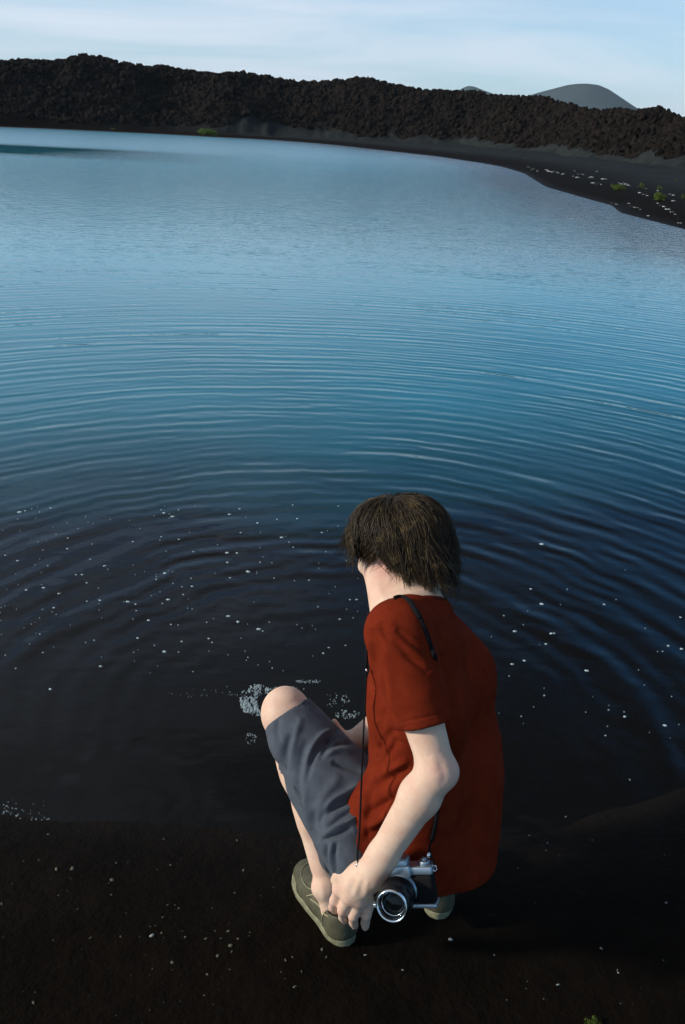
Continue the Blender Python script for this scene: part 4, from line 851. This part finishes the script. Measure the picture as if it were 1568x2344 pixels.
# ---- shoes
def shoe(origin, fd, up, side_, L, parent_label, name_parent):
    fd = nrm(fd); up = nrm(up); lf = np.cross(up, fd)
    sh = bpy.data.objects.new('shoe', None); COL.objects.link(sh); sh.parent = person
    sh.location = Vector(origin)-person.location; sh['label'] = parent_label
    P = lambda x, y, z: np.array(origin)+fd*x+lf*y+up*z
    # sole outline
    def hw(x):                        # half width along the length (x from heel 0 to toe L)
        u = x/L; return np.interp(u, [0, .02, .06, .15, .35, .5, .7, .82, .92, .975, 1], [.0, .017, .027, .036, .036, .040, .0495, .048, .037, .020, .0])
    def cl(x): return side_*np.interp(x/L, [0, .5, .8, 1], [0, -.004, .004, .010])
    xs_ = np.concatenate([[0, .002, .006, .012, .02], np.linspace(.03, L-.03, 22), [L-.022, L-.013, L-.006, L-.002, L]])
    outl = [(x, cl(x)+hw(x)) for x in xs_]+[(x, cl(x)-hw(x)) for x in xs_[::-1][1:-1]]
    so = MB(); lay = [(-.001, .965), (.002, 1.0), (.010, .99), (.013, 1.02), (.018, 1.02), (.0205, .97)]; m_ = len(outl); vs = []
    for z, s in lay:
        for x, y in outl:
            c_ = cl(x); vs.append(P(L/2+(x-L/2)*(1+(s-1)*.35), c_+(y-c_)*s, z+.010*max(0, x/L-.8)**1.0*2))
    fc = [(i*m_+k, i*m_+(k+1) % m_, (i+1)*m_+(k+1) % m_, (i+1)*m_+k) for i in range(len(lay)-1) for k in range(m_)]+[tuple(range(m_))[::-1], tuple(len(lay)*m_-m_+k for k in range(m_))]
    so.add(vs, fc); so.build('sole', M['sole'], sh)
    # upper, modelled in the shoe's own axes
    U = Field((-.02, -.07, -.005), (L+.02, .07, .12), .0028)
    z0 = .018
    for x, r, z in ((.035, .030, .030), (.035, .0285, .058), (.09, .031, .036), (.09, .026, .056)):
        pass
    I3 = np.eye(3)
    U.cone((.036, cl(.034), .03), (.036+.002, cl(.034), .060), .0345, .0310, k=.01)
    U.cone((.036, 0, .03), (.14, cl(.14), .034), .0345, .0360, k=.015); U.cone((.036, 0, .056), (.12, cl(.12), .052), .030, .031, k=.015)
    U.cone((.12, cl(.12)-.010, .040), (.19, cl(.19)-.012, .028), .028, .028, k=.02); U.cone((.12, cl(.12)+.010, .040), (.19, cl(.19)+.012, .028), .028, .028, k=.02)
    U.cone((.19, cl(.19)-.014, .028), (L-.040, cl(L-.04)-.010, .022), .031, .026, k=.02); U.cone((.19, cl(.19)+.014, .028), (L-.040, cl(L-.04)+.010, .022), .031, .026, k=.02)
    U.ell((L-.035, cl(L-.03), .022), (.034, .034, .026), I3, k=.015)
    U.halfspace((0, 0, .017), (0, 0, -1), .003)
    U.cone((.038, 0, .060), (.040, 0, .12), .0265, .034, k=.004, sub=True); U.cone((.04, 0, .070), (.115, cl(.1), .074), .0270, .0255, k=.004, sub=True)
    U.cone((.11, cl(.1), .074), (.118, cl(.1), .12), .021, .024, k=.006, sub=True)
    # padded moccasin ridge round the vamp
    Vu, Fu = U.mesh(1)
    us = np.stack([Vu[:, 0], Vu[:, 1], Vu[:, 2]], 1)
    Wv = np.array(origin)+us[:, :1]*fd+us[:, 1:2]*lf+us[:, 2:3]*up
    upm = mesh_obj('upper', Wv, Fu, M['leather'], sh)
    tr_ = BVHTree.FromPolygons(Vu.tolist(), Fu.tolist())
    def drop(x, y, o=.001):
        h = tr_.ray_cast(Vector((x, y, .2)), Vector((0, 0, -1))); z = h[0][2] if h[0] is not None else .03; return P(x, y, z+o)
    def sidept(x, s, z, o=.0012):
        h = tr_.ray_cast(Vector((x, s*.1, z)), Vector((0, -s, 0))); y = h[0][1] if h[0] is not None else s*.03; return P(x, y+s*o, z)
    def st1(p, r, k): q = MB(); q.tube(p, r, k); q.build('seam', M['sole'], sh)
    vamp = [drop(x, cl(x)+s*w) for x, w, s in [(.125, .027, 1), (.15, .031, 1), (.18, .033, 1), (.205, .031, 1), (.225, .024, 1), (.238, .012, 1), (.242, 0, 1), (.238, .012, -1), (.225, .024, -1), (.205, .031, -1), (.18, .033, -1), (.15, .031, -1), (.125, .027, -1)]]
    st1(bez(vamp, 4), .0015, 6)
    for s in (-1, 1):
        st1(bez([sidept(.062, s, .022), sidept(.062, s, .040), sidept(.055, s, .062)], 4), .0011, 5)
    st1(bez([drop(.150, cl(.15)-.022), drop(.153, cl(.15)), drop(.150, cl(.15)+.022)], 4), .0016, 6)
    lc = MB()
    zc_ = .064
    ring = [sidept(.115, 1, .058), sidept(.09, 1, .060), sidept(.065, 1, .062), sidept(.04, 1, .066), P(.016, .017, .068), P(.0055, 0, .068), P(.016, -.017, .068), sidept(.04, -1, .066), sidept(.065, -1, .062), sidept(.09, -1, .060), sidept(.115, -1, .058)]
    lc.tube(bez(ring, 4), .0019, 6)
    for k in range(2):
        x = .132+.016*k; lc.tube(bez([drop(x, cl(x)-.020, .002), drop(x+.004, cl(x), .004), drop(x, cl(x)+.020, .002)], 4), .0019, 6)
    for s in (-1, 1): lc.tube(bez([drop(.128, cl(.12)+s*.004, .004), drop(.112, cl(.12)+s*.022, .006), drop(.120, cl(.12)+s*.036, .003), drop(.134, cl(.12)+s*.040, .003)], 4), .0018, 6)
    lc.build('lace', M['lace'], sh)
    return sh
sL = 0.288
# left shoe flat on the sand: heel back end at SH0
o0 = A3(SH0[0], SH0[1], zg(SH0[0], SH0[1])); o0 = np.array(G(799, 2163, o0[2]+.01)); tz = zg(*(o0[:2]+fdir[:2]*.24)); o0[2] = zg(o0[0], o0[1])+.003
fd3 = nrm(A3(fdir[0], fdir[1], (tz-o0[2])/.24)); upv = nrm(A3(0, 0, 1)-fd3*fd3[2])
print('shoe', o0, fd3, 'ankle', La, 'ankle along', (La-o0)@fd3)
shoe(o0, fd3, upv, -1, sL, 'olive leather boat shoe with pale sole, held at the heel', 'l')
# right shoe: on its toes, heel lifted, half hidden under the person
rfd = nrm(A3(.02, .19, -.035)); ho = W(1000, 2106, 1.90); rup = nrm(np.cross(np.cross(rfd, A3(.0, 0, 1)), rfd))
ho = ho-np.cross(rup, rfd)*0
shoe(ho, rfd, rup, 1, sL, 'far boat shoe with only its heel showing behind the camera', 'r')

# ------------------------------------------------------------------ the camera hanging on its strap
cc0 = W(921, 2024, 1.675); lf_ = W(897, 2074, 1.590)
yv = nrm(lf_-cc0); xr = RT*math.cos(R(8))+UP*math.sin(R(8)); xv = nrm(xr-yv*(xr@yv)); zv = np.cross(xv, -yv); zv = zv if zv@UP > 0 else -zv
film = thing('film_camera', cc0-zv*.045, 'silver and black film camera hanging by its strap at the hip, lens towards the viewer', 'camera')
CP = lambda x, y, z: cc0+xv*x+yv*y+zv*z
m_ = MB(); m_.box(CP(.003, 0, -.004), xv, yv, zv, .065, .016, .029, .008); m_.build('body', M['black'], film)
m_ = MB(); m_.box(CP(.003, 0, .033), xv, yv, zv, .066, .0165, .0085, .004); m_.box(CP(.0, .004, .047), xv, yv, zv, .021, .016, .011, .006); m_.box(CP(0, .017, .034), xv, yv, zv, .026, .006, .012, .004); tp = m_.build('top_plate', M['silver'], film)
m_ = MB(); m_.box(CP(.003, 0, -.037), xv, yv, zv, .066, .0165, .0042, .002); m_.build('bottom_plate', M['silver'], film)
m_ = MB(); m_.lathe(CP(.052, 0, .040), zv, [(0, .0), (0, .011), (.008, .011), (.009, .010), (.0095, .0)], 24); m_.lathe(CP(.052, 0, .0495), zv, [(0, .005), (.004, .005), (.0045, 0)], 16); m_.build('rewind_knob', M['silver'], film)
m_ = MB(); m_.lathe(CP(-.038, 0, .040), zv, [(0, .0), (0, .012), (.006, .012), (.0065, .0)], 24); m_.lathe(CP(-.056, 0, .040), zv, [(0, .005), (.006, .005), (.007, 0)], 16); m_.build('shutter_dial', M['silver'], film)
off0 = CP(0, .014, -.004); LL = np.linalg.norm(lf_-cc0)-.014; yl = nrm(lf_-off0); LL = np.linalg.norm(lf_-off0); K_ = .93
m_ = MB(); m_.lathe(off0, yl, [(0, .0335), (.006, .0335), (.007, .031), (.016, .031), (.017, .033)], 56); m_.build('lens_mount', M['silver'], film)
m_ = MB(); pf = [(.017, .033), (.020, .0345)]
for k in range(9): pf += [(.022+k*.0022, .0352), (.0230+k*.0022, .0340)]
pf += [(.043, .0335), (.050, .0345), (LL-.010, .0345), (LL-.004, .0335), (LL-.002, .0306)]; m_.lathe(off0, yl, pf, 64); lens = m_.build('lens', M['blackmetal'], film)
m_ = MB(); m_.lathe(off0, yl, [(LL-.003, .0308), (LL+.003, .0306), (LL+.004, .0298), (LL+.0032, .0268), (LL+.001, .0262), (LL-.005, .0258)], 72); m_.build('filter_ring', M['chrome'], lens)
m_ = MB(); m_.lathe(off0, yl, [(LL-.005, .0258), (LL-.007, .0240), (LL-.010, .0232), (LL-.012, .0215)], 64); m_.build('inner_barrel', M['blackmetal'], lens)
m_ = MB(); m_.lathe(off0, yl, [(LL-.0105, .0232), (LL-.0090, .0226), (LL-.0105, .0220)], 64); m_.build('retaining_ring', M['chrome'], lens)
m_ = MB(); m_.lathe(off0, yl, [(LL-.012, .0222), (LL-.0095, .017), (LL-.0078, .010), (LL-.0072, .0)], 48); m_.build('front_glass', M['glass'], lens)
lugL, lugR = CP(-.066, .004, .030), CP(.072, .004, .030)
for c in (lugL, lugR): m_ = MB(); m_.tube([c+xv*.004*math.cos(a)+zv*(.004+.006*math.sin(a)) for a in np.linspace(0, 6.283, 17)], .0012, 6); m_.build('strap_lug', M['chrome'], film)
# strap: thin cord in front, wide pad on the shoulder, cord down the back
def ribbon(mb, pts, w, t=.0011, ref=None):
    pts = [np.array(p) for p in pts]; vs = []
    for i, p in enumerate(pts):
        tg = nrm(pts[min(i+1, len(pts)-1)]-pts[max(i-1, 0)]); vw = nrm(EYE-p) if ref is None else ref
        sd = nrm(np.cross(tg, vw)); nn = np.cross(sd, tg)
        for a, c in ((-1, -1), (1, -1), (1, 1), (-1, 1)): vs.append(p+sd*a*w/2+nn*c*t/2)
    m = len(pts); mb.add(vs, [(i*4+k, i*4+(k+1) % 4, (i+1)*4+(k+1) % 4, (i+1)*4+k) for i in range(m-1) for k in range(4)]+[(3, 2, 1, 0), (m*4-4, m*4-3, m*4-2, m*4-1)])
m_ = MB()
topL = W(819, 1972, 1.69)
front = [lugL+zv*.008, topL, W(823, 1900, 1.70), W(829, 1750, 1.70), W(834, 1640, 1.715), W(838, 1560, 1.735), W(838, 1528, 1.75)]
m_.tube(bez(front, 6), .0021, 6)
m_.tube(bez([W(838, 1528, 1.75), W(842, 1470, 1.80), W(862, 1400, 1.83), W(885, 1376, 1.80), on(905, 1372, .002)], 6), .003, 6)
padp = [on(x, y, .005) for x, y in ((903, 1370), (915, 1367), (928, 1370), (938, 1378), (950, 1395), (962, 1415))]
ribbon(m_, bez(padp, 5), .0105, .003)
backp = [on(x, y, .004) for x, y in ((962, 1415), (972, 1438), (981, 1462), (988, 1485), (996, 1508))]+[W(1006, 1590, 1.735)]+[on(x, y, .004) for x, y in ((1008, 1700), (1006, 1800), (998, 1880), (988, 1925))]
ribbon(m_, bez(backp, 5), .0085, .002)
m_.tube(bez([backp[-1], W(983, 1945, 1.665), lugR+zv*.010], 5), .0022, 6)
m_.build('strap', M['strap'], film)
for c, r_ in ((W(818, 1980, 1.683), .0036), (W(981, 1957, 1.655), .0042), (W(839, 1534, 1.742), .0028)):
    m_ = MB(); m_.lathe(c-UP*r_*1.4, UP, [(0, .0), (r_*.4, r_*.8), (r_*1.2, r_), (r_*2.2, r_*.8), (r_*2.7, 0)], 14); m_.build('strap_rivet', M['chrome'], film)

# ------------------------------------------------------------------ air between here and the far cones
hz = bpy.data.materials.new('thin_haze'); hz.use_nodes = True; n, l = hz.node_tree.nodes, hz.node_tree.links; n.clear()
o_ = n.new('ShaderNodeOutputMaterial'); v_ = n.new('ShaderNodeVolumePrincipled'); v_.inputs['Color'].default_value = (0.70, 0.86, 1.0, 1); v_.inputs['Density'].default_value = 0.00009; v_.inputs['Anisotropy'].default_value = 0.0
hz.cycles.volume_sampling = 'DISTANCE'
l.new(v_.outputs[0], o_.inputs['Volume'])
m_ = MB(); m_.box((0, 1500, 93), A3(1, 0, 0), A3(0, 1, 0), A3(0, 0, 1), 9500, 11000, 101)
haze = m_.build('haze', hz, smooth=False); tag(haze, kind='stuff', label='thin bluish air that pales the distant cones')
